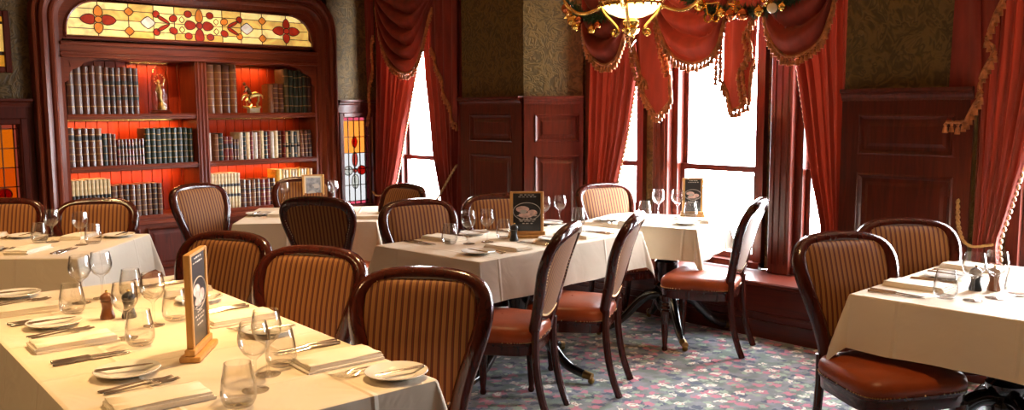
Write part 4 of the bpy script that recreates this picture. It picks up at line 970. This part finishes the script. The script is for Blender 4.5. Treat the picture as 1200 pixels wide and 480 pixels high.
def napkin_mesh(seed):
    rr = random.Random(seed); mb = MB()
    for k in range(3):
        lx, ly = .068-.003*k, .128-.004*k; ox, oy = rr.uniform(-.003, .003), rr.uniform(-.003, .003); z0 = .007*k
        top = []; nx, ny = 8, 5; rows = []
        P = lambda i, j, z: (ox+lx*(-1+2*i/nx), oy+ly*(-1+2*j/ny), z)
        rows.append([P(i, 0, z0) for i in range(nx+1)]); rows.append([(P(i, 0, 0)[0], P(i, 0, 0)[1]-.002, z0+.004) for i in range(nx+1)])
        for j in range(ny+1): rows.append([P(i, j, z0+.007+(.0015*math.sin(i*1.3+j+seed) if k == 2 else 0)) for i in range(nx+1)])
        rows.append([(P(i, ny, 0)[0], P(i, ny, 0)[1]+.002, z0+.004) for i in range(nx+1)]); rows.append([P(i, ny, z0) for i in range(nx+1)])
        mb.grid(rows)
        for i in (0, nx): mb.add([P(i, 0, z0), P(i, ny, z0), P(i, ny, z0+.007), P(i, 0, z0+.007)], [(0, 1, 2, 3)])
    return mb.mesh('napkin', linen_n, 60)
GN = [napkin_mesh(k) for k in range(4)]
GRP = dict(wine='wine glasses on the tables', tumbler='stemless tumblers on the tables', plate='side plates on the tables', knife='dinner knives on the tables', fork='dinner forks on the tables', napkin='folded napkins on the tables')
def ware(kind, a, b, label, rz=0, z=0, tilt=0):
    nm = {'wine': 'wine_glass', 'tumbler': 'tumbler', 'plate': 'side_plate', 'knife': 'dinner_knife', 'fork': 'dinner_fork', 'napkin': 'folded_napkin', 'butter_knife': 'butter_knife'}[kind]
    me = GN[R.randrange(4)] if kind == 'napkin' else GM[kind]
    o = link(nm, me, None, (a, b, ZTB+z), rz); tag(o, label, {'wine': 'wine glass', 'tumbler': 'tumbler', 'plate': 'plate', 'knife': 'knife', 'fork': 'fork', 'napkin': 'napkin', 'butter_knife': 'butter knife'}[kind], GRP.get(kind, 'butter knives on side plates'))
    if tilt: o.rotation_euler = (tilt, 0, rz)
    return o
def setting(a, b, inward, where, plate=.28, forks=.155, knives=.19, items='pfnk', ny=0, pin=0):
    # napkin centre (room coordinates), direction from the diner to the table middle, in degrees
    t = math.radians(inward); w = Vector((math.cos(t), math.sin(t))); l = Vector((-w.y, w.x)); P = Vector((a, b)); rz = t-PI/2
    if 'n' in items: ware('napkin', a, b, 'folded cream napkin, %s' % where, rz+PI/2*0+R.uniform(-.06, .06)+ny)
    if 'p' in items:
        q = P+l*plate+w*pin; ware('plate', q.x, q.y, 'white side plate, %s' % where, 0)
        ware('butter_knife', q.x+l.x*.012, q.y+l.y*.012, 'butter knife across the side plate, %s' % where, rz+R.uniform(-.2, .1), .0195)
    if 'f' in items:
        for k, d in (('outer', .028), ('inner', 0)):
            q = P+l*(forks+d)+w*(-.005+.01*(k == 'inner')); ware('fork', q.x, q.y, '%s silver fork, %s' % (k, where), rz+R.uniform(-.05, .05))
    if 'k' in items:
        for k, d in (('outer', .032), ('inner', 0)):
            q = P-l*(knives+d)+w*R.uniform(-.008, .008); ware('knife', q.x, q.y, '%s silver knife, %s' % (k, where), rz+R.uniform(-.06, .06))
# front table
setting(.90, 3.72, -4.9, 'left side of front table, far place', .33, .17, .21)
setting(.865, 3.08, -4.9, 'left side of front table, middle place', .31, .16, .21)
setting(.845, 2.285, -4.9, 'left side of front table, near place', .315, .16, .21)
setting(1.392, 2.28, 177, 'right side of front table, place nearest us', .25, .135, .185, pin=-.055)
setting(1.42, 3.0, 177, 'right side of front table, middle place', .25, .135, .185)
setting(1.455, 3.66, 177, 'right side of front table, far place', .25, .135, .185)
for kind, a, b, s in (('wine', 1.178, 3.756, 'taller far one near the left table'), ('wine', 1.085, 3.72, 'far one beside the left edge tumbler'), ('tumbler', 1.005, 3.561, 'by the far left napkin'), ('tumbler', 1.275, 3.70, 'behind the pepper mills, farthest'),
        ('wine', 1.018, 3.02, 'in front of the pepper mills'), ('tumbler', 1.022, 2.905, 'nearest the pepper mills, left of the menu'), ('wine', 1.154, 3.134, 'just left of the menu'), ('tumbler', 1.245, 3.165, 'touching the menu edge from behind'),
        ('wine', 1.076, 2.195, 'front one of the pair right of the menu'), ('wine', 1.171, 2.305, 'rear one of the pair right of the menu'), ('tumbler', 1.244, 2.36, 'rear right of the menu by the knives'), ('tumbler', .985, 2.107, 'nearest us at the bottom edge')):
    ware(kind, a, b, 'clear %s on the front table, %s' % ('wine glass' if kind == 'wine' else 'tumbler', s), R.uniform(0, 3))
def mill(a, b, m, label):
    t = thing('pepper_mill', label, 'pepper mill', (a, b, ZTB), 0)
    MB().lathe([(.001, 0), (.026, 0), (.027, .008), (.023, .02), (.018, .04), (.02, .058), (.024, .066), (.001, .067)], n=16).build('body', m, t, 50)
    MB().lathe([(.001, .067), (.02, .067), (.025, .075), (.022, .088), (.01, .097), (.001, .099)], n=16).build('cap', m, t, 50)
    MB().ell((0, 0, .103), (.006, .006, .006), 8, 6).build('knob', brass, t, True)
mill(1.072, 3.372, millwood, 'brown wooden pepper mill on the front table')
mill(1.135, 3.328, steelgrey, 'black pepper mill on the front table beside the brown one')
def menu(a, b, ang, label, w_=.17, h=.27, style='dark', wood_m=None, side=darkholder):
    # a printed menu in a wooden holder; local +y is the printed side, ang is the direction it faces in degrees
    t = thing('menu_stand', label, 'menu', (a, b, ZTB), math.radians(ang)-PI/2); wm = wood_m or oak
    MB().box(-w_/2-.022, w_/2+.022, -.032, .032, 0, .018, c=.003).box(-w_/2-.018, w_/2+.018, -.016, .016, .018, .04, c=.003).build('foot', wm, t)
    for s in (-1, 1): MB().box(s*(w_/2)-.009, s*(w_/2)+.009, -.011, .011, .04, h+.045, c=.003).build('upright', wm, t)
    MB().box(-w_/2+.009, w_/2-.009, -.009, .009, h+.035, h+.045).build('top_rail', wm, t)
    card = MB().box(-w_/2+.009, w_/2-.009, -.006, .006, .04, h+.036).build('card', blackboard if style == 'dark' else paper, t)
    cz = h*.68; cr = w_*.40
    def disc(x, z, rx, rz_, m, y, nm):
        pts = [(x+rx*math.cos(k*PI/10), z+rz_*math.sin(k*PI/10)) for k in range(20)]
        MB().prism(pts, lambda p, q, d: (p, y+d, q), 0, .0006).build(nm, m, card)
    if style == 'dark':
        ring = MB(); ring.tube([(cr*1.12*math.cos(k*PI/14), .007, cz+cr*.72*math.sin(k*PI/14)) for k in range(29)], .0018, 4); ring.build('print', chalk, card)
        disc(cr*.35, cz+cr*.18, cr*.55, cr*.26, dish, .0065, 'print'); disc(-cr*.45, cz-.12*cr, cr*.4, cr*.26, dish, .0066, 'print'); disc(.1*cr, cz-cr*.32, cr*.6, cr*.2, dish, .0064, 'print'); disc(cr*.3, cz-.02*cr, cr*.3, cr*.16, chalk, .0071, 'print')
        mb = MB(); rr = random.Random(int(a*100))
        for z, n, ww in ((h*.97, 4, .5), (h*.92, 5, .62), (h*.47, 5, .6), (h*.43, 6, .7), (h*.37, 3, .34), (h*.33, 5, .6), (h*.29, 4, .5), (h*.23, 3, .4)):
            x = -w_*ww/2
            for k in range(n):
                l = w_*ww/n; mb.box(x+.002, x+l*rr.uniform(.6, .9), .006, .0068, z+.03, z+.03+rr.uniform(.003, .006)); x += l
        mb.build('print', chalk, card)
    else:
        MB().box(-w_/2+.022, w_/2-.022, .006, .0066, .06, h+.02).build('print', greyprint, card)
        disc(.2*cr, h*.4, cr*.6, cr*.5, chalk, .0068, 'print'); disc(-.3*cr, h*.75, cr*.5, cr*.3, chalk, .0069, 'print'); disc(.3*cr, h*.68, cr*.4, cr*.35, greyprint, .0072, 'print')
    return t
menu(1.122, 2.67, -38, 'black printed menu in a wooden holder on the front table', .18, .29)
# middle table
for kind, a, b, s in (('wine', 3.209, 3.792, 'left of a pair before the menu'), ('wine', 3.329, 3.764, 'right of a pair before the menu'), ('tumbler', 3.135, 3.875, 'leftmost'), ('tumbler', 3.495, 3.80, 'left of the menu'), ('wine', 4.21, 4.017, 'right of a far pair beyond the menu'), ('wine', 4.083, 4.04, 'half hidden behind the menu'), ('tumbler', 4.258, 3.895, 'rightmost by the sunlit chair')):
    ware(kind, a, b, 'clear %s on the middle table, %s' % ('wine glass' if kind == 'wine' else 'tumbler', s), R.uniform(0, 3))
setting(3.26, 3.51, 94, 'near side of middle table, left place', .235, .13, .20)
setting(3.86, 3.55, 94, 'near side of middle table, right place', .21, .13, .20)
setting(3.216, 4.03, -86, 'far side of middle table, left place', .26, .13, .17)
setting(3.90, 4.05, -86, 'far side of middle table, right place', .26, .13, .19)
menu(3.625, 3.735, -134, 'black printed menu in an oak holder standing on the middle table', .185, .235)
mill(3.475, 3.69, steelgrey, 'black pepper mill left of the middle table menu')
# window table
for kind, a, b, s in (('wine', 5.02, 3.81, 'left one'), ('wine', 5.075, 3.68, 'right one'), ('tumbler', 4.90, 3.84, 'farthest left'), ('tumbler', 5.10, 3.585, 'in front of the menu')):
    ware(kind, a, b, 'clear %s on the window table, %s' % ('wine glass' if kind == 'wine' else 'tumbler', s), R.uniform(0, 3))
menu(5.165, 3.615, -138, 'black printed menu against the bright bay window', .13, .235)
setting(4.62, 3.70, 15, 'left side of window table', .2, .12, .17, 'pfn')
setting(4.95, 3.45, 105, 'right side of window table', .17, .12, .15, 'pn')
# right table
for kind, a, b, s in (('wine', 3.68, 1.225, 'left one'), ('wine', 3.791, 1.178, 'right one'), ('tumbler', 3.654, 1.32, 'left of the wine glasses'), ('tumbler', 3.90, 1.13, 'at the right edge')):
    ware(kind, a, b, 'clear %s on the right table, %s' % ('wine glass' if kind == 'wine' else 'tumbler', s), R.uniform(0, 3))
mill(3.90, 1.29, steelgrey, 'black pepper mill on the right table'); mill(3.955, 1.235, millwood, 'brown wooden pepper mill on the right table')
setting(3.80, 1.485, -90, 'far side of right table, near place', .29, .16, .20)
setting(4.42, 1.48, -90, 'far side of right table, far place', .22, .14, .17, 'fnk')
# left table
for kind, a, b, s in (('wine', 1.50, 5.62, 'left one'), ('wine', 1.585, 5.37, 'right one'), ('tumbler', 1.44, 5.66, 'left of the wine glasses'), ('tumbler', 1.655, 5.38, 'right of the wine glasses')):
    ware(kind, a, b, 'clear %s on the left table, %s' % ('wine glass' if kind == 'wine' else 'tumbler', s), R.uniform(0, 3))
setting(1.30, 5.35, 47, 'near side of left table', .24, .14, .19)
setting(1.685, 5.72, -133, 'far side of left table, right place', .24, .14, .19)
setting(1.255, 6.12, -133, 'far side of left table, left place', .24, .14, .19)
# table by the bookcase
for kind, a, b, s in (('wine', 3.47, 6.42, 'left of the menu'), ('wine', 3.80, 6.22, 'right of the menu')): ware(kind, a, b, 'clear wine glass on the table by the bookcase, %s' % s, 0)
menu(3.70, 6.36, -120, 'grey printed menu card in a holder on the table by the bookcase', .16, .20, 'pale', oak)
setting(3.12, 5.86, 47, 'near left of the table by the bookcase', .16, .13, .18)
setting(3.50, 5.22, 137, 'right side of the table by the bookcase', .2, .13, .18, 'nk')
# unseen ceiling downlights, added as warm fill for tables, chairs and bookcase
def downlight(a, b, where, pw, cone=62, aim=None):
    t = thing('added_downlight', 'added brass downlight %s, unseen above the picture' % where, 'lamp', (a, b, 3.2), 0, 'added ceiling downlights')
    MB().lathe([(.085, 0), (.10, -.004), (.10, -.012), (.075, -.014), (.065, 0), (.06, .05), (.001, .05)], n=20).build('trim_ring', brass, t, 40)
    o = lamp('added_fill_beam', 'SPOT', (0, 0, -.02), pw, (1, .62, .27), .06, parent=t)
    o.data.spot_size = math.radians(cone); o.data.spot_blend = .7; o.data.shadow_soft_size = .06
    if aim: o.rotation_euler = Vector((aim[0]-a, aim[1]-b, .76-3.18)).to_track_quat('-Z', 'Y').to_euler()
downlight(2.35, 3.75, 'angled at the far end of the front table', 330, 50, (1.1, 3.65))
downlight(2.35, 2.75, 'angled at the near end of the front table', 330, 50, (1.1, 2.6))
downlight(1.6, 5.9, 'over the left table', 170, 50)
downlight(3.3, 3.9, 'over the middle table', 45)
downlight(3.3, 6.1, 'over the bookcase table', 90)
downlight(3.0, 6.6, 'washing the front of the bookcase', 160, 75, (3.5, 8.0))
downlight(-.5, 3.0, 'left of the front table', 110, 60, (.5, 2.9))
downlight(.0, 4.4, 'left of the left table', 150, 60, (1.0, 5.3))
downlight(2.7, .9, 'near the right table', 85, 62, (3.6, 1.7))
